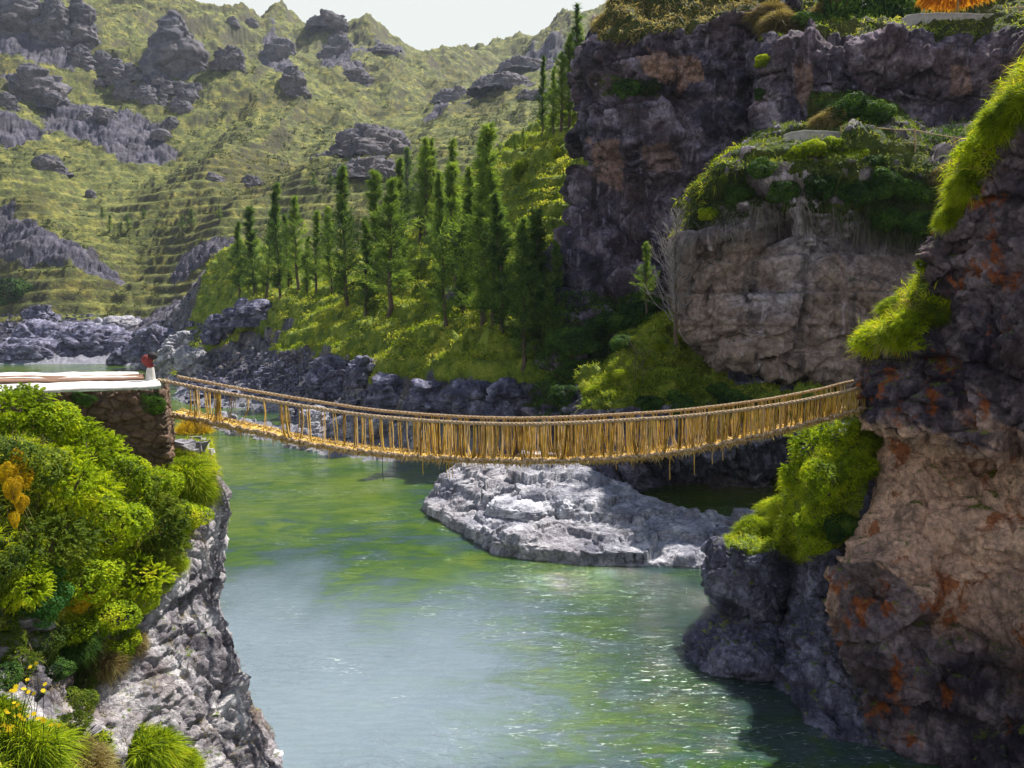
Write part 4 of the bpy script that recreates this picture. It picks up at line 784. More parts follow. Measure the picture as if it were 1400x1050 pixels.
# ---- trees ------------------------------------------------------------------
def pine_meshes(kind, seed):
    """trunk and crown of a 10 m pine; crown of feathery rising branches"""
    r = np.random.default_rng(seed); H = 10.
    tr = MB(); zt_ = np.linspace(-.5, H*.98, 14); wob = np.cumsum(r.normal(size=(14, 2))*.05, 0)
    tp = np.c_[wob, zt_]; tr.tube(tp, np.linspace(.17, .02, 14), 6)
    nb = {'full': 125, 'thin': 90, 'bare': 60}[kind]; W = {'full': 2.9, 'thin': 2.6, 'bare': 1.0}[kind]*r.uniform(.8, 1.2)
    cr = []; low = {'full': .06, 'thin': .12, 'bare': .3}[kind]
    for k in range(nb):
        f = low+(1-low)*(k+r.random())/nb*.99; z0 = f*H
        L_ = W*(.45+.65*min(1, (f-low+.08)*5))*(1-f)**.85*(.8+.35*math.sin(f*11+seed*2.3))*r.uniform(.5, 1.3)+.10
        a = r.random()*6.283; o = np.array([np.interp(z0, zt_, tp[:, 0]), np.interp(z0, zt_, tp[:, 1]), z0])
        d = np.array([math.cos(a), math.sin(a), r.uniform(.35, 1.0)+f*.8]); d /= np.linalg.norm(d); t = np.linspace(.12, 1, 8)
        c = o+d*(L_*t)[:, None]; c[:, 2] += -.18*L_*t**2
        if kind != 'full' or k % 3 == 0: tr.tube(np.vstack([o, c]), np.linspace(.028, .006, 9), 3)
        cr.append((c, L_, f))
    m = 7 if kind != 'bare' else 4
    pos = []; dd = []; tt = []
    for c, L_, f in cr:
        k = np.repeat(c, m, 0)+r.normal(size=(len(c)*m, 3))*(.03+.035*L_); ax = unit(c[-1:]-c[:1]+1e-6)
        pos.append(k); dd.append(ax*1.0+r.normal(size=k.shape)*.75+np.array([0, 0, .25])); tt.append(np.full(len(k), r.normal()*.14+.45)+r.normal(size=len(k))*.08+.0)
    pos = np.concatenate(pos); dd = np.concatenate(dd); tt = np.concatenate(tt)
    v, q, t = blades(pos, dd, r.uniform(.22, .58, len(pos)), .055, .25, tt, 1)
    return tr.me('trunk', M['bark']), (v, q, t)
pines = {}
for kind, seeds in (('full', (1, 2, 3, 4)), ('thin', (5, 6, 7)), ('bare', (8, 9))):
    for sd in seeds:
        tr, (v, q, t) = pine_meshes(kind, sd)
        pines.setdefault(kind, []).append((tr, mesh_np('crown', v, q, M['pine'], False, {'tint': t}), mesh_np('crown', v, q, M['pine_lime'], False, {'tint': t})))
cnt = [0]
def pine(px, py, hpx, kind, col, label, group, d=None, names=None, wf=1.0):
    if d is None:
        h = hit(px, py, names or ('t',)); d = h[0].y; b = h[0]
    else: b = P(px, py, d)
    tr, c0, c1 = pines[kind][cnt[0] % len(pines[kind])]; cnt[0] += 1; s = hpx*d/F/10*random.uniform(.88, 1.06)
    e = empty('pine_tree', b, random.uniform(0, 6)); e.scale = (s*wf, s*wf, s); tag(e, label, 'tree', group)
    e.rotation_euler[0] = random.gauss(0, .035); e.rotation_euler[1] = random.gauss(0, .035); link('trunk', tr, e); link('crown', c1 if col else c0, e)
PG = 'pines on the green bank'
for a in [
 (328, 402, 100, 'full', 0, 'dark pine at the left end of the grove', .9), (347, 402, 118, 'full', 0, 'second pine from the left end of the grove', .9), (364, 406, 130, 'thin', 1, 'slim yellow green pine, third from the left end', 1), (383, 408, 158, 'full', 0, 'dark pine with a clear straight stem in the left group', .75),
 (408, 396, 140, 'thin', 1, 'slim tall pine at the right of the left group', 1), (432, 398, 110, 'thin', 1, 'pale hazy young pine between the two groups', 1.2), (452, 400, 122, 'full', 1, 'yellow green pine just left of the dark spire pine', 1), (474, 422, 190, 'full', 0, 'spire shaped pine with a dark bare top', .62),
 (500, 430, 130, 'full', 0, 'dense dark pine standing in front of the spire pine', .7), (516, 405, 165, 'full', 1, 'feathery green pine behind the dense dark one', .8), (533, 424, 185, 'thin', 1, 'tall feathery pine with bare lower stem in the middle', 1.2), (552, 345, 140, 'full', 0, 'pine high on the bank left of the dark crest pair', .8),
 (574, 325, 135, 'full', 0, 'left pine of the dark pair on the crest', .8), (594, 305, 115, 'full', 0, 'right pine of the dark pair on the crest', .85), (616, 312, 118, 'thin', 1, 'pale pine just right of the dark crest pair', 1.1),
 (609, 446, 205, 'full', 0, 'large dark pine leaning over the open grass', .62), (634, 432, 175, 'full', 0, 'blue green pine behind the large dark one', .75), (657, 446, 258, 'full', 1, 'tallest pine, broad and light green', .72), (690, 456, 205, 'full', 0, 'dark green pine right of the tallest', .8),
 (716, 498, 205, 'full', 0, 'nearly black pine at the lower right of the grove', .8), (742, 486, 195, 'full', 0, 'shaded pine in front of the rock tower', .7),(772, 480, 150, 'full', 0, 'short shaded pine at the foot of the tower', .8),
 (560, 300, 96, 'thin', 0, 'hazy pine on the skyline of the bank, left', 1.2),(395, 392, 105, 'full', 0, 'low dark pine filling the left group', .9)]:
    pine(*a[:5], a[5], PG, wf=(a[6]*.6+.45)*random.uniform(.85, 1.2))
for a in [(420, 402, 84, 'full', 1, 'young light pine at the left clearing'),(546, 396, 150, 'full', 1, 'broad green pine right of the tall feathery one'),(584, 318, 132, 'full', 1, 'light pine between the dark crest pair'),
(624, 385, 150, 'full', 1, 'feathery light pine between crest and large dark pine'),(674, 440, 210, 'full', 1, 'light pine at the right shoulder of the tallest'),(730, 470, 170, 'full', 0, 'dark pine between the nearly black one and the tower'), (640, 330, 96, 'full', 1, 'pale pine high behind the tallest'),(758, 500, 130, 'full', 0, 'low shaded pine at the right end of the grove')]:
    pine(*a[:5], a[5], PG, wf=random.uniform(1.0, 1.45))
for a in [(742, 182, 102, 'full', 0, 'dark dense pine on the crest beside the rock tower', .75), (768, 176, 100, 'thin', 1, 'grey green pine behind the dark crest pine', 1.3), (789, 170, 158, 'bare', 0, 'tall sparse pine touching the sky by the tower', 1.3), (778, 174, 120, 'thin', 1, 'light pine leaning against the rock tower', 1.2), (757, 180, 80, 'full', 1, 'short light pine between the crest pines', .9), (716, 205, 30, 'thin', 1, 'little pine on the ridge left of the crest pines', 1.2), (655, 232, 44, 'thin', 1, 'distant pine on the ridge above the tallest pine', 1.2), (705, 208, 26, 'full', 1, 'tiny pine on the ridge', 1.)]:
    pine(*a[:5], a[5], 'pines on the crest beside the tower', wf=a[6])
pine(832, 44, 28, 'bare', 0, 'small bare pine on the edge of the rock tower top', 'pines on the crest beside the tower', d=96, wf=1.5)
pine(884, 424, 96, 'thin', 1, 'pale slender pine beside the bare grey tree', None, d=67, wf=1.1)
for a in [(430, 258, 22), (452, 262, 24), (150, 318, 26), (165, 322, 20), (176, 315, 24), (250, 318, 22), (262, 312, 26), (196, 300, 16), (300, 300, 20), (140, 300, 18)]:
    pine(*a, 'thin', 0, 'small grey green tree on the far slope above the river', 'small trees on the far slope', wf=1.6)

def bare_tree(px, py, hpx, d, label, name='bare_tree', seed=3, n=46, W=.22, mat='greybark', cat='tree', stem=.05):
    r = np.random.default_rng(seed); H = hpx*d/F; e = empty(name, P(px, py, d)); tag(e, label, cat)
    tr = MB(); z = np.linspace(-.3, H, 12); tp = np.c_[np.cumsum(r.normal(size=12)*.02*H/5), np.cumsum(r.normal(size=12)*.02*H/5), z]; tr.tube(tp, np.linspace(stem*H/5*1.6, .012, 12), 6); tr.build('trunk', M['bark'], e)
    br = MB()
    for k in range(n):
        f = .12+.86*(k+r.random())/n; L_ = H*W*(1-f)**.6*r.uniform(.5, 1.3)+.2; a = r.random()*6.28; o = np.array([np.interp(f*H, z, tp[:, 0]), np.interp(f*H, z, tp[:, 1]), f*H])
        t = np.linspace(0, 1, 6)[:, None]; c = o+np.array([math.cos(a), math.sin(a), 0])*L_*.8*t+np.array([0, 0, 1])*L_*(.5*t+.7*t**2)+np.cumsum(r.normal(size=(6, 3))*.04*L_, 0); br.tube(c, np.linspace(.03, .008, 6)*H/8, 3)
        for j in range(6):
            b0 = c[r.integers(1, 5)]; dr = unit(c[-1]-c[0]+r.normal(size=3)*L_*.5); br.tube(b0+dr*np.linspace(0, L_*.45, 4)[:, None]+np.cumsum(r.normal(size=(4, 3))*.02*L_, 0), np.linspace(.014, .006, 4)*H/8, 3)
    br.build('branch', M[mat], e); return e
bare_tree(923, 466, 178, 61.5, 'leafless grey tree with a dark trunk beside the overhanging rock', n=90, W=.24, stem=.05)
for k, a in enumerate([(868, 520, 50, 61, 'bare twiggy bush, left of the two on the sunlit mound'), (878, 522, 46, 60.5, 'bare twiggy bush, right of the two on the sunlit mound')]):
    bare_tree(*a, 'bare_bush', 20+k, 16, .5, 'bark', 'bush', .03)

# ---- bushes -----------------------------------------------------------------
def bush_mesh(kind, seed):
    """bush of radius 1: lumps of feathery sprigs, broad leaves or long grass"""
    r = np.random.default_rng(seed); lumps = [(np.zeros(3), .72)]+[(unit(r.normal(size=3)*[1, 1, .7])*r.uniform(.4, .75), r.uniform(.18, .46)) for _ in range(16)]
    P_ = []; N_ = []
    ns = {'sprig': 480, 'leaf': 2600, 'grass': 1000, 'dense': 3200}[kind]
    for c, s in lumps:
        k = int(ns*s*s*1.1)+6; n = unit(r.normal(size=(k, 3))); P_.append(c+n*s*r.uniform(.8, 1.02, (k, 1))); N_.append(n)
    p = np.concatenate(P_); n = np.concatenate(N_); keep = np.ones(len(p), bool)
    for c, s in lumps: keep &= np.linalg.norm(p-c, axis=1) > s*.72
    p = p[keep]; n = n[keep]; tl = .42+.5*fbm(p+seed, 1.6, 3, seed)
    if kind == 'sprig':
        m = 20; d = unit(n+np.array([0, 0, .35])+r.normal(size=n.shape)*.4); L_ = r.uniform(.14, .38, len(p)); ts = np.tile(np.linspace(.05, 1, m), len(p)); k = np.repeat(np.arange(len(p)), m)
        c = p[k]+d[k]*(L_[k]*ts)[:, None]; c[:, 2] -= .30*L_[k]*ts**2; side = unit(np.cross(d, r.normal(size=d.shape)))[k]*np.where(np.arange(len(k)) % 2, 1, -1)[:, None]
        dd = side*.9+d[k]*.6; v, q, t = blades(c, dd, .082*(1.15-ts*.6), .034, .15, tl[k]+r.normal(size=len(k))*.10+.10*ts, 1)
    elif kind == 'grass':
        k = np.repeat(np.arange(len(p)), 5); v, q, t = blades(p[k]*.85+r.normal(size=(len(k), 3))*.03, n[k]*.7+np.array([0, 0, .55])+r.normal(size=(len(k), 3))*.5, r.uniform(.25, .8, len(k)), .024, .55, tl[k]+r.normal(size=len(k))*.2, 3)
    else:
        v, q, t = leaves(p, n+np.array([0, 0, .3]), r.uniform(.035, .07, len(p))*(1 if kind == 'leaf' else 1.2), tl+r.normal(size=len(p))*.12)
    return v, q, t
BM = {}
def bm(kind, var, mat):
    if (kind, var) not in BM: BM[kind, var] = bush_mesh(kind, 50+var*7+len(kind))
    key = (kind, var, mat)
    if key not in BM: v, q, t = BM[kind, var]; BM[key] = mesh_np('foliage', v, q, M[mat], False, {'tint': t})
    return BM[key]
stemm = MB()
for k in range(7):
    a = k*.9; stemm.tube([(0, 0, -.75), (math.cos(a)*.2, math.sin(a)*.2, -.2), (math.cos(a)*.55, math.sin(a)*.55, .45)], [.03, .022, .008], 4)
stemm = stemm.me('stem', M['bark'])
nbu = [0]
def bush(px, py, rpx, kind, mat, label, group, names=None, sy=(1, 1, .85), push=.25, name='bush', d=None, cat='bush'):
    if d is None:
        h = hit(px, py, names)
        if h is None: return
        loc = np.array(h[0]); d = loc[1]
    else: loc = np.array(P(px, py, d))
    r_ = rpx*d/F; to = unit(CAM-loc)*r_*push; nbu[0] += 1
    e = empty(name, loc+to, random.uniform(0, 6.28)); e.scale = (r_*sy[0], r_*sy[1], r_*sy[2]); tag(e, label, cat, group)
    link('foliage', bm(kind, nbu[0] % 4, mat), e)
    if kind != 'grass': link('stem', stemm, e)
LBN = ('left_bank_cliff',); g1 = 'bushes of the left bank'
for a in [
 (14, 575, 58, 'sprig', 'leaf_lime', 'yellow green bush at the left edge under the white slab'), (66, 590, 55, 'leaf', 'leaf_lime', 'rounded lime bush against the stone wall'), (118, 618, 52, 'sprig', 'leaf_lime', 'lime bush below the middle of the stone wall'), (165, 650, 50, 'leaf', 'leaf_lime', 'lime bush below the wall corner'),
 (28, 640, 55, 'leaf', 'leaf_olive', 'olive bush behind the golden flowers'), (84, 668, 60, 'sprig', 'leaf_lime', 'large feathery lime bush in the middle of the left bank'), (212, 665, 44, 'leaf', 'leaf_lime', 'bright bush near the cliff edge'), (252, 650, 40, 'grass', 'leaf_lime', 'tall yellow green grass clump right of the wall'),
 (268, 672, 32, 'grass', 'leaf_lime', 'grass clump hanging over the cliff edge'), (150, 722, 56, 'leaf', 'leaf_lime', 'leafy green bush in the centre of the left bank'), (212, 722, 50, 'sprig', 'leaf_olive', 'olive feathery bush above the pale cliff'), (252, 708, 34, 'leaf', 'leaf_lime', 'small leafy bush at the lip of the cliff'),
 (60, 742, 58, 'sprig', 'leaf_olive', 'dull green feathery bush on the left'), (8, 775, 36, 'leaf', 'leaf_olive', 'round green bush at the left edge'), (118, 790, 56, 'leaf', 'leaf_lime', 'drooping bush above the mint green plant'), (182, 790, 46, 'sprig', 'leaf_lime', 'bush hanging over the grey rock'),
 (60, 825, 36, 'leaf', 'leaf_mint', 'mint green broad leaved plant'), (100, 862, 36, 'leaf', 'leaf_lime', 'lime bush hanging under the mint plant'), (30, 800, 40, 'sprig', 'leaf_lime', 'yellow green bush at the lower left of the slope'), (200, 770, 34, 'leaf', 'leaf_olive', 'olive leafed bush above the pale rock'), (160, 880, 30, 'leaf', 'leaf_lime', 'lowest lime bush of the slope'), (66, 785, 22, 'leaf', 'leaf_mint', 'small mint green shoot above the broad leaved plant'), (104, 822, 22, 'leaf', 'leaf_gold', 'orange brown leafed sprig beside the mint plant'), (150, 842, 42, 'leaf', 'leaf_lime', 'lime leafed bush low on the bank'),
 (190, 820, 30, 'leaf', 'leaf_lime', 'small bright bush beside the bare rock'), (134, 905, 34, 'grass', 'straw', 'drooping tuft of dry green grass under the bushes'), (104, 880, 30, 'grass', 'leaf_green', 'dark drooping grass under the mint plant'), (4, 850, 24, 'leaf', 'leaf_olive', 'little olive bush at the left edge'),
 (178, 880, 22, 'grass', 'straw', 'brown dry grass hanging on the pale rock'), (108, 960, 28, 'leaf', 'leaf_olive', 'dark leafy clump above the flowers'), (18, 870, 26, 'leaf', 'leaf_olive', 'olive bush in the dark recess at the left edge'), (74, 915, 28, 'leaf', 'leaf_green', 'dark bush to the right of the daisies'), (112, 925, 26, 'sprig', 'leaf_olive', 'olive feathery bush under the drooping tuft'), (222, 800, 20, 'leaf', 'leaf_lime', 'little lime bush clinging to the pale rock'), (8, 925, 30, 'leaf', 'leaf_green', 'dark bush behind the daisies at the left edge'), (100, 990, 24, 'sprig', 'leaf_olive', 'olive bush right of the daisies'), (60, 880, 34, 'leaf', 'leaf_olive', 'dark leafed bush hanging in the recess on the left'), (150, 900, 26, 'sprig', 'leaf_olive', 'small olive bush at the end of the green slope'), (28, 905, 26, 'sprig', 'leaf_olive', 'olive bush just above the yellow daisies'), (240, 770, 18, 'grass', 'leaf_lime', 'small fern hanging under the cliff lip'),  # some low clumps are added to darken the bare rock around the daisies
 (204, 1030, 46, 'grass', 'leaf_lime', 'round lime grass tussock at the bottom edge'), (252, 1045, 26, 'grass', 'leaf_lime', 'small tussock right of the round one'), (40, 1030, 60, 'grass', 'leaf_lime', 'pale grass mound in the bottom left corner'), (112, 1046, 44, 'grass', 'straw', 'dry pale grass between the tussocks'), (-10, 985, 40, 'grass', 'leaf_lime', 'grass at the bottom of the left edge')]:
    bush(*a[:6], g1, LBN)
for a in [(22, 632, 12, 'highest golden flowering spray at the left edge'), (10, 645, 13, 'golden spray at the very edge below the highest'), (32, 652, 12, 'golden spray on the right of the cluster'), (18, 668, 13, 'golden spray in the middle of the cluster'), (28, 688, 11, 'golden spray low in the cluster'), (20, 708, 9, 'lowest golden spray hanging down')]:
    bush(a[0], a[1], a[2], 'leaf' if a[2] != 12 else 'sprig', 'leaf_gold', a[3], 'golden flower sprays', LBN, (1, 1, 1.5), 3.2, 'flowering_bush')
bush(262, 602, 26, 'grass', 'leaf_gold', 'clump of yellow flowering stems where the bridge starts', None, None, (1, 1, 1.5), .4, 'flowering_bush')
bush(205, 552, 22, 'leaf', 'leaf_green', 'ivy like plant on the upper right of the stone wall', 'plants on the stone wall', None, (1.4, .5, .9), .3, 'wall_plant', d=26.1, cat='plant')
bush(112, 546, 16, 'leaf', 'leaf_green', 'green plant on the upper middle of the stone wall', 'plants on the stone wall', None, (2, .5, .7), .3, 'wall_plant', d=25, cat='plant')
# yellow daisies at the lower left
fl = MB(); st_ = MB()
e = empty('daisy_plant', P(40, 1000, 14.7)); tag(e, 'yellow daisies on thin stems at the lower left', 'flowers')
for k in range(46):
    px, py = random.choice([(40, 915), (28, 935), (50, 945), (15, 970), (60, 985), (35, 975), (8, 1000), (75, 995)]); px += random.uniform(-12, 12); py += random.uniform(-10, 10)
    d = 14.5+random.uniform(-.5, .5); c = np.array(P(px, py, d)); b = np.array(P(px+random.uniform(-20, 14), py+random.uniform(40, 80), d+.2))
    st_.tube([b, (b+c)/2+RNG.normal(size=3)*.03, c], .006, 3)
    fl = MB(); nn = unit(np.array([0, -.6, .8])+RNG.normal(size=3)*.3); s = random.uniform(.035, .06); u1 = unit(np.cross(nn, [1, 0, .1])); u2 = np.cross(nn, u1)
    for j in range(7):
        a = j*math.tau/7; dr = u1*math.cos(a)+u2*math.sin(a); sd = np.cross(nn, dr); fl.add([c, c+dr*s*.6+sd*s*.3, c+dr*s, c+dr*s*.6-sd*s*.3], [[0, 1, 2, 3]], .7)
    o = fl.build('flower', M['leaf_gold'], e, False); o.location = -np.array(e.location)
for nm, mb, mt in (('stem', st_, 'leaf_green'),): o = mb.build(nm, M[mt], e, False); o.location = -np.array(e.location)
NCN = ('near_cliff',); g2 = 'grass tussocks on the right cliff'
for k, a in enumerate([(1190, 466, 21, 'tuft at the lowest left tip of the cliff nose'), (1204, 438, 23, 'tuft at the left of the cliff nose'), (1226, 420, 21, 'tuft in the upper middle of the cliff nose'), (1246, 442, 25, 'largest tuft in the middle of the cliff nose'), (1268, 430, 22, 'tuft on the right of the cliff nose'), (1226, 458, 24, 'tuft hanging below the middle of the cliff nose'),
   (1284, 414, 15, 'tuft tucked under the rising edge'), (1206, 414, 15, 'highest left tuft of the cliff nose'), (1218, 400, 12, 'topmost small tuft of the cliff nose'), (1252, 468, 17, 'lowest hanging tuft of the cliff nose'),
   (1296, 300, 22, 'tuft halfway up the sunlit edge'), (1322, 252, 30, 'bushy tuft on the sunlit edge'), (1342, 205, 34, 'thick tuft on the upper sunlit edge'), (1372, 168, 34, 'overhanging tuft near the top right'), (1400, 140, 36, 'tuft cut by the right picture edge'), (1266, 362, 16, 'small tuft above the cliff nose'), (1308, 280, 18, 'narrow tuft on the sunlit edge')]):
    bush(a[0], a[1], a[2]*(.8 if k > 9 else 1.05), 'grass' if k % 3 else 'sprig', 'leaf_lime' if k != 4 else 'leaf_olive', a[3], g2, NCN, (1.15, 1, random.uniform(.65, 1)), .2, 'grass_tussock', cat='grass tussock')
g3 = 'bushes under the right bridge end'
for a in [(1112, 612, 36, 'sprig', 'leaf_lime', 'left lime bush under the bridge end'), (1152, 604, 40, 'leaf', 'leaf_lime', 'middle lime bush under the bridge end'), (1186, 600, 28, 'grass', 'leaf_lime', 'grass clump between bridge end and rusty cliff'), (1095, 652, 28, 'sprig', 'leaf_lime', 'lime bush left below the bridge end'), (1134, 655, 36, 'leaf', 'leaf_lime', 'large lime bush between pillars and bridge'), (1170, 640, 26, 'sprig', 'leaf_lime', 'lime bush against the rusty cliff'),
          (1122, 705, 34, 'leaf', 'leaf_lime', 'leafy green bush above the blue pillar'), (1148, 718, 28, 'leaf', 'leaf_green', 'darker leafy bush right of the green one'), (1114, 742, 22, 'leaf', 'leaf_lime', 'lowest bush above the pillars'), (1030, 728, 26, 'grass', 'leaf_lime', 'grass cap on the outer pillar'), (1056, 706, 24, 'grass', 'leaf_lime', 'grass clump behind the outer pillar'), (1066, 690, 18, 'grass', 'leaf_lime', 'small grass clump at the cave mouth')]:
    bush(*a[:6], g3, ('rock_pillars', 'near_cliff'), (1.1, 1, .9), .25)
g4 = 'shrubs on the overhanging cliff'
for a in [(1088, 212, 18, 'leaf_lime', 'pale green shrub at the left end of the low path wall'), (1112, 204, 18, 'leaf_lime', 'second pale shrub in front of the low path wall'), (1138, 206, 22, 'leaf_lime', 'brightest pale shrub in front of the low path wall'), (1166, 214, 20, 'leaf_lime', 'pale shrub at the right end of the low path wall'), (1192, 222, 16, 'leaf_green', 'small grey green shrub right of the pale ones'),
          (1040, 232, 22, 'leaf_green', 'dark shrub above the left rim'), (1010, 262, 22, 'leaf_green', 'shrub on the left shoulder of the rock'), (1075, 262, 26, 'leaf_green', 'dark shrub hanging over the left part of the rock face'), (1120, 258, 28, 'leaf_green', 'dark shrub over the middle of the rock face'), (1165, 268, 28, 'leaf_green', 'deep green shrub right of the middle'), (1210, 250, 28, 'leaf_green', 'shrub below the footpath rail'), (1250, 262, 30, 'leaf_green', 'dark shrub below the second rail post'), (1210, 300, 26, 'leaf_green', 'low hanging shrub under the footpath'), (1260, 308, 26, 'leaf_green', 'lowest dark shrub before the right cliff'), (1300, 240, 26, 'straw', 'brownish shrub near the last rail post'), (970, 292, 16, 'leaf_lime', 'sunlit shrub on the left rim')]:
    bush(*a[:3], 'dense' if a[3] != 'straw' else 'grass', a[3], a[4], g4, ('overhanging_cliff',), (1.2, 1, .75), .15)
g5 = 'shrubs on the dark cliffs'
for a in [(1160, 156, 34, 'leaf_green', 'olive shrub under the upper cliff, left one'), (1195, 160, 28, 'leaf_green', 'olive shrub under the upper cliff, right one'), (1130, 168, 22, 'straw', 'brownish shrub beside the olive ones'), (860, 122, 22, 'leaf_green', 'shrub on the face of the dark tower'), (885, 120, 18, 'dark', 'dark shrub next to the one on the tower face'), (1068, 36, 24, 'straw', 'straw coloured clump in the gap above the upper cliff'), (1050, 20, 22, 'straw', 'dry clump left of the straw coloured one'), (1100, 30, 22, 'leaf_green', 'green bush in the gap above the upper cliff'), (1130, 24, 26, 'straw', 'dry bush left of the dark trees'), (1042, 84, 12, 'leaf_lime', 'small sunlit bush in the cleft'), (1040, 128, 10, 'leaf_green', 'tiny bush low in the cleft')]:
    bush(*a[:3], 'dense' if a[3] != 'straw' else 'grass', a[3], a[4], g5, None, (1.2, 1, .8), .3)
for k, a in enumerate([(1170, 34, 34, 'dark round tree left of the terrace'), (1196, 26, 36, 'dark tree in the middle beside the terrace'), (1226, 24, 30, 'dark tree touching the terrace wall'), (1150, 6, 34, 'dark tree at the top edge left of the terrace'), (1290, -14, 60, 'dark tree behind the thatched parasol'), (1370, 0, 40, 'dark tree behind the wooden railing')]):
    bush(a[0], a[1], a[2], 'dense', 'leaf_green', a[3], 'dark trees beside the terrace', None, (1, 1, 1.3), .1, 'round_tree', d=84 if k < 4 else 96, cat='tree')
g6 = 'shrubs in the shade of the ledge'
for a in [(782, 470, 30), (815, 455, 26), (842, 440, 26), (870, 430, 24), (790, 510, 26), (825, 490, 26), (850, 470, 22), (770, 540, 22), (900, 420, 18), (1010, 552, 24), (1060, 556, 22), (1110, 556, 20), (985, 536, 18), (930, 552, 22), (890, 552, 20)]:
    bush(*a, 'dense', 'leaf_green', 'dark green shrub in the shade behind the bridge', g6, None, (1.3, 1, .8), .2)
for k, a in enumerate([(824, 532, 24), (850, 512, 24), (878, 492, 24), (905, 474, 24), (935, 462, 20), (845, 535, 22), (880, 522, 20)]):
    bush(a[0], a[1], a[2]*.6, 'grass', 'leaf_lime', 'sunlit grass tussock on the mound below the bare tree', 'tussocks on the sunlit mound', ('river_ledge',), (1.5, 1, .5), 0, 'grass_tussock', cat='grass tussock')
bush(18, 400, 34, 'dense', 'leaf_green', 'dense green shrub at the left edge above the river bed', None, ('t',), (1, 1, .8), .2)
for a in [(712, 236, 14, 'yellow bush on the lit slope near the rock tower'), (762, 212, 8, 'little bush on the upper lit slope')]: bush(a[0], a[1], a[2], 'grass', 'leaf_lime', a[3], None, ('t',), (.8, .8, 1.4), .2)
# ---------------------------------------------------------------- rope bridge
def curve(pts, n):
    p = np.array([P(*q) for q in pts]); s = np.r_[0, np.cumsum(np.linalg.norm(np.diff(p, axis=0), axis=1))]; c = crom(p, 400)
    s = np.r_[0, np.cumsum(np.linalg.norm(np.diff(c, axis=0), axis=1))]; t = np.linspace(0, s[-1], n)
    return np.stack([np.interp(t, s, c[:, i]) for i in range(3)], -1)
RAIL = [(218, 519, 28.2), (300, 535, 28), (400, 552, 27.8), (500, 567, 27.6), (600, 575.5, 27.5), (690, 579, 27.5), (770, 578, 27.5), (850, 574, 27.6), (950, 567, 27.8), (1060, 553, 28), (1140, 538, 28.3), (1172, 530, 28.5), (1215, 520, 29)]
DECK = [(228, 565, 28.2), (300, 580, 28), (350, 590, 27.9), (400, 602, 27.8), (450, 611, 27.7), (500, 618, 27.6), (560, 624, 27.5), (650, 629, 27.5), (740, 630, 27.5), (850, 626, 27.6), (950, 614, 27.8), (1060, 590, 28), (1130, 572, 28.3), (1188, 556, 28.6), (1215, 548, 29)]
br = empty('rope_bridge', P(690, 632, 28.1)); tag(br, 'woven straw rope bridge hanging across the gorge', 'bridge'); b0 = np.array(br.location)
def put(o): o.location = -b0; return o
NR = 900; rail = curve(RAIL, NR); deck = curve(DECK, NR)
rail2 = rail+np.array([0, 1.5, 0]); deck2 = deck+np.array([0, 1.05, 0]); rail[:, 1] -= .12
def twisted(path, R, r, pitch, strands=3, n=5, jit=.004):
    mb = MB(); s = np.r_[0, np.cumsum(np.linalg.norm(np.diff(path, axis=0), axis=1))]
    t = unit(np.gradient(path, axis=0)); u = unit(np.cross(t, [0, 0, 1.])); w_ = np.cross(t, u)
    for k in range(strands):
        a = s/pitch*math.tau+k*math.tau/strands
        p = path+(u*np.cos(a)[:, None]+w_*np.sin(a)[:, None])*R+np.stack([vn(np.stack([s*3, s*0+i, s*0+k], -1), 5) for i in range(3)], -1)*jit
        mb.tube(p, r*(1+.15*vn(np.stack([s*6, s*0, s*0+k], -1), 9)), n, .5)
    return mb
put(twisted(rail, .034, .036, .44).build('handrail_rope', M['rail'], br)); put(twisted(rail2, .030, .032, .44).build('handrail_rope', M['rail'], br))
mid_r = rail+(deck-rail)*.0
for k, f in enumerate((.02, .27, .5, .73, .98)):
    p = deck+(deck2-deck)*f-np.array([0, 0, .05]); put(twisted(p, .032, .038, .4).build('floor_rope', M['rail'] if k in (0, 4) else M['rope'], br))
# woven floor mat of sticks laid across the ropes
mt = MB(); s_ = np.linspace(4, NR-4, 700).astype(int)
for i in s_:
    a = deck[i]+np.array([random.uniform(-.05, .05), -random.uniform(.03, .12), random.uniform(-.03, .04)]); b = deck2[i]+np.array([random.uniform(-.1, .1), random.uniform(.0, .1), random.uniform(-.03, .03)])
    mt.tube([a, (a+b)/2-[0, 0, .02], b], random.uniform(.012, .024), 4, random.random()*.6+.2)
put(mt.build('floor_mat', M['rope'], br))
# ragged straw ends and knots along both floor edges
ed = MB()
for dk, sg in ((deck, -1), (deck2, 1)):
    n = 7000; i = RNG.integers(3, NR-3, n); p = dk[i]+RNG.normal(size=(n, 3))*np.array([.03, .035, .035])
    d = np.array([0, sg*.5, -.25])+RNG.normal(size=(n, 3))*np.array([.8, .5, .6]); v, q, t = blades(p, d, RNG.uniform(.06, .20, n)*np.where(RNG.random(n) < .06, 2.0, 1), .026, .45, RNG.uniform(.1, 1, n), 2); ed.add(v, q, t)
put(ed.build('straw_fringe', M['rope'], br, False))
kn = MB(); tt_ = np.linspace(0, math.tau, 7)[:-1]
for i in np.linspace(6, NR-6, 480).astype(int):
    c = deck[i]+np.array([random.uniform(-.02, .02), random.uniform(-.13, -.03), random.uniform(-.01, .085)]); a = random.uniform(-.7, .7); L_ = random.uniform(.04, .075)
    kn.tube([c+np.array([-L_*math.cos(a), 0, -L_*math.sin(a)])*k for k in (1, .5, 0, -.5, -1)], [.012, .05, .062, .05, .012], 6, random.random()*.5+.5)
put(kn.build('lashing', M['rail'], br))
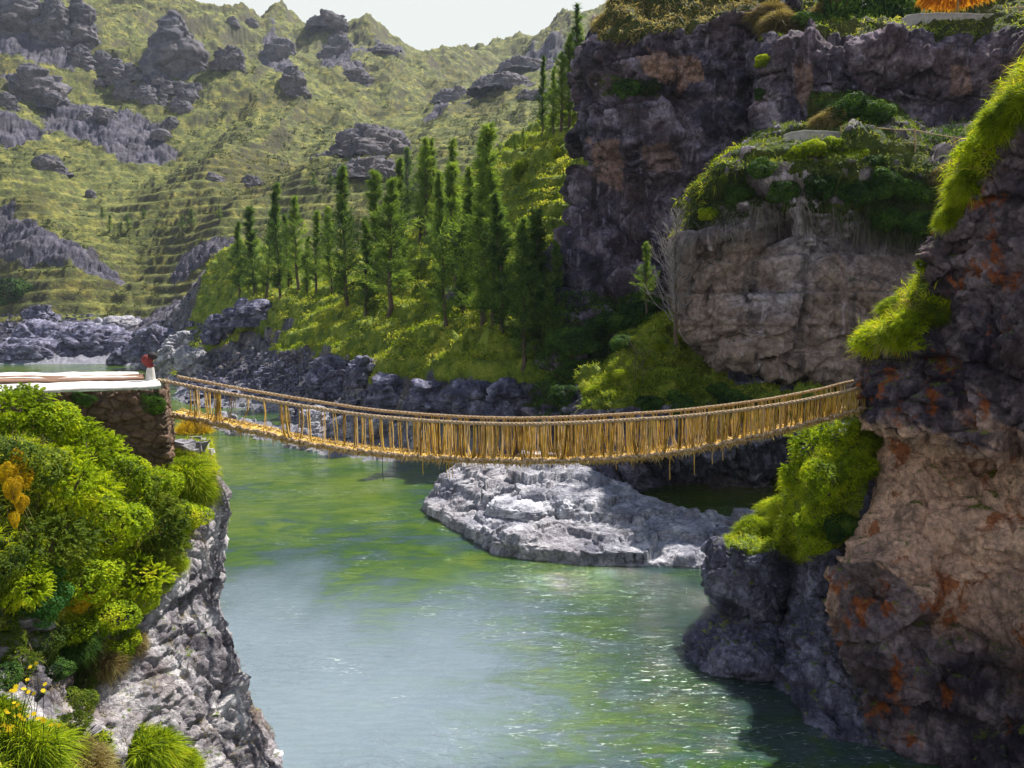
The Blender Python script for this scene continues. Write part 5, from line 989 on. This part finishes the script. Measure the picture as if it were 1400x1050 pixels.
# side ropes tied between handrail and floor
pr, _ = proj(rail)
def strands(mb, cx, wpx, n, lower, upper, top=None, hook=None, r=.013):
    for _ in range(n):
        x = cx+random.uniform(-wpx/2, wpx/2); r = 0.013 if random.random() < .7 else .02; i = int(np.argmin(np.abs(pr-x))); i = min(max(i, 2), NR-3)
        a = upper[i]+np.array([0, random.uniform(-.02, .02), -.03]); hk = random.choice((.02, .05, .1, .2)) if hook is None else hook*random.uniform(.5, 1.3)
        j = min(max(i-int(hk*NR/25)+(0), 2), NR-3); b = lower[j]+np.array([0, random.uniform(-.05, .03), random.uniform(-.05, .03)])
        m1 = np.array([a[0]+(b[0]-a[0])*.08+random.uniform(-.02, .02), a[1]*.66+b[1]*.34, a[2]*.6+b[2]*.4])+np.array([random.gauss(0, .02), 0, 0]); m2 = np.array([a[0]+(b[0]-a[0])*.42, a[1]*.3+b[1]*.7, a[2]*.2+b[2]*.8])
        mb.tube([a, m1, m2, b], r*random.uniform(.7, 1.3), 3, random.gauss(.52, .27))
cx_ = [(263, 9, 8, .3), (270, 5, 3, .2), (283, 7, 5, .3), (296, 11, 12, .35), (318, 10, 4, .8), (338, 8, 3, .8), (360, 5, 2, .3), (384, 6, 6, .1), (391, 8, 12, .05), (410, 6, 3, .3), (420, 4, 3, .1), (440, 6, 3, .2), (456, 5, 4, .1), (470, 4, 3, .3), (484, 8, 5, .3), (497, 5, 3, .2), (506, 6, 6, .1), (520, 6, 5, .1), (533, 5, 4, .15), (546, 6, 5, .15), (556, 4, 3, .1)]
for c, wv, n, hk in cx_:
    mb = MB(); strands(mb, c, wv, n, deck, rail, hook=hk); put(mb.build('side_rope', M['rope'], br))
x = 563.
while x < 1182:
    wv = random.uniform(5.5, 7.2); mb = MB(); dense = 10 if x > 620 else 7
    gap = random.random() < (.36 if x < 950 else .12)
    strands(mb, x+wv/2, wv*(.6 if gap else 1.05), int(dense*(.5 if gap else 1)*random.uniform(.8, 1.2))+(5 if x > 960 else 0), deck, rail, hook=random.choice((.06, .12, .22, .3)) if x < 1040 else .1); put(mb.build('side_rope', M['rope'], br)); x += 8.1
mb = MB(); x = 250.
while x < 1185:
    d_ = .85 if x > 560 else .06
    if random.random() < d_: strands(mb, x, 7, 7 if x > 560 else 4, deck2, rail2)
    x += 8
o = put(mb.build('side_rope', M['rope'], br)); o['kind'] = 'stuff'
# loose ends hanging under the floor
for px, l_, m_ in ((515, 36, 'black'), (571, 22, 'rope'), (603, 22, 'rope'), (607, 26, 'rope'), (611, 24, 'rope'), (700, 9, 'rope'), (912, 36, 'rope'), (946, 34, 'rope'), (972, 24, 'rope'), (986, 22, 'rope'), (364, 14, 'rope'), (318, 12, 'rope'), (838, 14, 'rope'), (1080, 12, 'rope')):
    i = int(np.argmin(np.abs(pr-px))); a = deck[i]-np.array([0, 0, .05]); mb = MB(); mb.tube([a, a-np.array([.01, 0, l_*.0127]), a-np.array([-.01, 0, l_*.0252])], .012, 4, .6); put(mb.build('loose_end', M[m_], br))

# ---------------------------------------------------------------- abutment of the left bank
def prism(mb, top, dz, drop=0):
    t = np.array(top, float); b = t-np.array([0, 0, dz]); n = len(t); v = np.vstack([t, b])
    q = [[i, (i+1) % n, n+(i+1) % n, n+i] for i in range(n)]+[[0, 1, 2, 3], [7, 6, 5, 4]]; mb.add(v, q)
def at_z(px, py, z=11.7):
    d = ray(px, py); k = (z-CAMZ)/d.z; return (d.x*k, d.y*k, z)
def jag(a, b, n, s):   # worn edge line
    a, b = np.array(a), np.array(b); t = np.linspace(0, 1, n)[:, None]; return a+(b-a)*t+RNG.normal(size=(n, 3))*[s, s, s*.3]
ab = empty('bridge_abutment', at_z(100, 535, 8)); tag(ab, 'dark rubble stone wall with whitewashed slab tops carrying the left bridge end', 'stone wall'); a0 = np.array(ab.location)
def slab(nm, n0, n1, f0, f1, z, th):
    n = 90; A = jag(at_z(*n0, z), at_z(*n1, z), n, .012); B = jag(at_z(*f0, z), at_z(*f1, z), n, .012); zz_ = fbm(A, 1.5, 3, 4)[:, None]*[0, 0, .05]
    A = A+zz_; B = B+zz_; rows = np.stack([A-[0, 0, th], A-[0, 0, .03], A+[0, .03, 0], B-[0, .03, 0], B-[0, 0, .03], B-[0, 0, th]]); o = link(nm, mesh_np(nm, rows.reshape(-1, 3), grid_quads(6, n)[:, ::-1], M['white'], False), ab); o.location = -a0
    e_ = MB(); r0 = rows[:, -1]; e_.add(r0, [[0, 1, 4, 5], [1, 2, 3, 4]]); o2 = e_.build(nm, M['white'], ab, False); o2.location = -a0
slab('capping_slab', (-400, 548), (219, 527.5), (-400, 536), (218, 519), 11.7, .07)
slab('capping_slab', (-400, 520), (192, 516), (-400, 511), (190, 508.5), 11.72, .4)
lg = MB()
for k in range(5):
    a = np.array(at_z(-400, 536.5-k*3, 11.62)); b = np.array(at_z(196, 520-k*1.1, 11.66)); t = np.linspace(0, 1, 60)[:, None]
    lg.tube(a+(b-a)*t+np.stack([fbm(np.c_[t*14, t*0+k, t*0], 1, 2, 3+k)*.05, fbm(np.c_[t*14, t*0+k, t*0], 1, 2, 13+k)*.08, fbm(np.c_[t*14, t*0+k, t*0], 1, 2, 23+k)*.05], -1), .11, 7)
o = lg.build('anchor_rope', M['brown'], ab); o.location = -a0
g = rock_mat('dark_rubble_stonework', [(.045, .032, .02), (.085, .062, .045), (.15, .115, .095)], 1.3, .25, 0, .8, (.2, .12, .08), .3, [(.03, .05, .01), (.06, .09, .015), (.10, .13, .02)], 0, bd=.05); M['stone'] = g
nw = np.array(at_z(-400, 548)); ne = np.array(at_z(218, 528)); rows = []
for k, z in enumerate(np.linspace(0, 1, 9)):
    dz = np.array([0, 0, -.09-5.0*z]); bat = .55*z; A = nw+dz+[0, -.25*z, 0]; B = ne+dz+[bat*1.0, -.25*z, 0]; rows.append([A+(B-A)*t for t in (0, .25, .5, .75, 1)]+[B+[.05, .15, 0], B+[-.9, 2.5, 0], B+[-1.9, 5, 0]])
G_ = np.array(rows); t_ = np.swapaxes(G_, 0, 1); c_ = np.r_[np.linspace(0, 4, 420)[:-1], np.linspace(4, 7, 130)]
i_ = np.clip(c_.astype(int), 0, 6); f_ = (c_-i_)[:, None, None]; t_ = t_[i_]*(1-f_)+t_[i_+1]*f_; G_ = np.swapaxes(t_, 0, 1); r_ = np.linspace(0, 8, 150); i_ = np.clip(r_.astype(int), 0, 7); f_ = (r_-i_)[:, None, None]; G_ = G_[i_]*(1-f_)+G_[i_+1]*f_
n_ = grid_normals(G_).reshape(-1, 3); p_ = G_.reshape(-1, 3); n_ = n_*np.sign((n_*(CAM-p_)).sum(-1).mean())
wb = fbm(p_, 1.6, 3, 9)[:, None]*.14; d1, d12, cv = worley((p_+wb)*np.array([1, 1, 1.7]), 2.7, 71); dd = np.minimum(d12*2.6, .55)*.20+(cv-.5)*.10+fbm(p_, 5, 4, 3)*.03-.06
p_ = p_+n_*dd[:, None]; o = link('stone_facing', mesh_np('stone_facing', p_, grid_quads(150, len(c_)), M['stone'], True, {'gm': sstep(.1, .5, fbm(p_, .9, 3, 6))*.35, 'warm': sstep(.5, .9, cv)*.6}), ab); o.location = -a0

# white post with the dark red bundle
po = empty('bridge_post', P(206, 520, 28.4)); tag(po, 'short white post topped with a dark red and black bundle at the left bridge end', 'post')
mb = MB(); mb.tube([(0, 0, -.1), (0, 0, .05), (0, 0, .32), (.01, 0, .42), (.01, 0, .5)], [.19, .17, .14, .12, .10], 10); mb.build('post', M['white'], po)
def lump(c, r, seed, flat=1):
    t = np.linspace(.02, math.pi-.02, 14); a = np.linspace(0, math.tau, 18, endpoint=False); T_, A2 = np.meshgrid(t, a, indexing='ij'); v = np.stack([np.sin(T_)*np.cos(A2), np.sin(T_)*np.sin(A2), np.cos(T_)*flat], -1).reshape(-1, 3); v = v*(1+.14*fbm(v+seed, 2.2, 3, seed))[:, None]
    i = np.arange(14*18).reshape(14, 18); j = np.roll(i, -1, 1); return v*r+np.array(c), np.stack([i[:-1], j[:-1], j[1:], i[1:]], -1).reshape(-1, 4)
mb = MB(); mb.add(*lump((-.08, -.05, .72), .2, 3)); mb.add(*lump((0, 0, .52), .13, 5)); mb.build('red_bundle', M['red'], po)
mb = MB(); mb.add(*lump((.09, .02, .86), .17, 7, .8)); mb.build('black_wrap', M['black'], po)

# ---------------------------------------------------------------- terrace, parasol, rails, low wall
def wall_line(nm, label, pts, d, hpx, mat, cap=None):
    e = empty(nm, P(pts[0][0], pts[0][1], d)); tag(e, label, 'wall'); e0 = np.array(e.location); b = MB(); c = MB(); H = hpx*d/F
    q = [np.array(P(x, y, d+(x-pts[0][0])*.004)) for x, y in pts]
    for i in range(len(q)-1):
        A, B = q[i], q[i+1]; n = 26; t = np.linspace(0, 1, n)[:, None]; L_ = A+(B-A)*t; jz = fbm(L_, 1.3, 3, 5)[:, None]*[0, 0, .06]
        r_ = np.stack([L_-[0, 0, H], L_+jz-[0, 0, .07], L_+jz+[0, .35, -.07], L_+[0, .35, -H]]); b.add(r_.reshape(-1, 3), grid_quads(4, n)[:, ::-1])
        r_ = np.stack([L_+jz+[0, -.05, -.08], L_+jz+[0, -.05, .02], L_+jz+[0, .4, .02], L_+jz+[0, .4, -.08]]); c.add(r_.reshape(-1, 3), grid_quads(4, n)[:, ::-1])
    for m_, nn, mm in ((b, 'wall_body', mat), (c, 'coping', cap or 'white')): o = m_.build(nn, M[mm], e, False); o.location = -e0
wall_line('terrace_wall', 'low curved grey wall with pale coping edging the viewing terrace', [(1232, 27), (1240, 21), (1260, 18), (1300, 17.5), (1340, 19), (1400, 20), (1500, 22)], 78.3, 20, 'conc')
wall_line('path_wall', 'low pale wall beside the footpath on the overhanging cliff', [(1071, 184), (1082, 180), (1100, 178), (1130, 179), (1168, 182)], 62.4, 24, 'conc')
fe = empty('footpath_fence', P(1150, 190, 64.5)); tag(fe, 'thin weathered post and rail fence along the cliff footpath', 'fence'); f0 = np.array(fe.location)
ps = [(1150, 172, 184), (1198, 174, 194), (1251, 176, 196), (1305, 186, 212)]
for x, y0, y1 in ps:
    mb = MB(); d = 62.2-(x-1150)*.02; mb.tube([P(x, y0, d), P(x+.5, y1+20, d)], .08, 6); o = mb.build('fence_post', M['wood'], fe); o.location = -f0
for (x0, y0), (x1, y1) in (((1150, 173), (1198, 175)), ((1198, 175), (1251, 178)), ((1251, 178), (1305, 188)), ((1170, 192), (1251, 196)), ((1305, 188), (1360, 196))):
    mb = MB(); mb.tube([P(x0, y0, 62.2-(x0-1150)*.02), P((x0+x1)/2, (y0+y1)/2+.8, 62.15-((x0+x1)/2-1150)*.02), P(x1, y1, 62.2-(x1-1150)*.02)], .045, 5); o = mb.build('rail', M['wood'], fe); o.location = -f0
pa = empty('thatched_parasol', P(1309, 20, 79.5)); tag(pa, 'orange straw parasol on a wooden pole standing on the terrace', 'parasol')
mb = MB(); mb.tube([(0, 0, -1.2), (0, 0, 2.6)], .10, 8); mb.build('pole', M['wood'], pa)
R_ = 46*83/F; n = 2600; a = RNG.random(n)*math.tau; rr = np.sqrt(RNG.random(n))*R_*.95; pos = np.stack([rr*np.cos(a), rr*np.sin(a), 1.75+(R_-rr)*.45], -1); dr = np.stack([np.cos(a), np.sin(a), a*0-.45], -1)+RNG.normal(size=(n, 3))*.12
v, q, t = blades(pos, dr, .6, .08, .45, RNG.uniform(.3, .9, n), 2); a = np.linspace(0, math.tau, 33)[:-1]; mb = MB(); mb.add(v, q, t)
cone = np.vstack([np.c_[np.cos(a)*R_, np.sin(a)*R_, a*0+1.7], np.c_[np.cos(a)*.05, np.sin(a)*.05, a*0+1.7+R_*.45]]); mb.add(cone, [[i, (i+1) % 32, 32+(i+1) % 32, 32+i] for i in range(32)], .5)
M['thatch'] = leaf_mat('orange_thatch', [(.1, (.30, .12, .01)), (.5, (.62, .30, .02)), (1, (.80, .48, .06))], .3, 2); mb.build('thatch', M['thatch'], pa, False)
rl = empty('terrace_railing', P(1392, 20, 81.5)); tag(rl, 'light wooden railing at the top right corner', 'railing'); r0 = np.array(rl.location)
for x in (1380, 1392, 1404, 1430): mb = MB(); mb.tube([P(x, 6, 81.8), P(x, 24, 81.8)], .06, 5); o = mb.build('railing_post', M['wood'], rl); o.location = -r0
for a, b in (((1376, 12), (1440, 5)), ((1376, 18), (1440, 13))): mb = MB(); mb.tube([P(*a, 81.75), P(*b, 81.75)], .055, 5); o = mb.build('rail', M['wood'], rl); o.location = -r0

# ---------------------------------------------------------------- a little air over the valley

# ---------------------------------------------------------------- a little air over the valley
hz = MB(); hz.box((0, 640, 157), (2900, 1560, 328)); hm = bpy.data.materials.new('valley_air'); hm.use_nodes = True; t = hm.node_tree; t.nodes.clear()
oo = t.nodes.new('ShaderNodeOutputMaterial'); pv = t.nodes.new('ShaderNodeVolumePrincipled'); pv.inputs['Color'].default_value = (.72, .82, 1, 1); pv.inputs['Density'].default_value = .00008; t.links.new(pv.outputs[0], oo.inputs[1])
o = hz.build('haze', hm, None, False); tag(o, 'thin bluish air in front of the far hills', None, None, 'stuff')
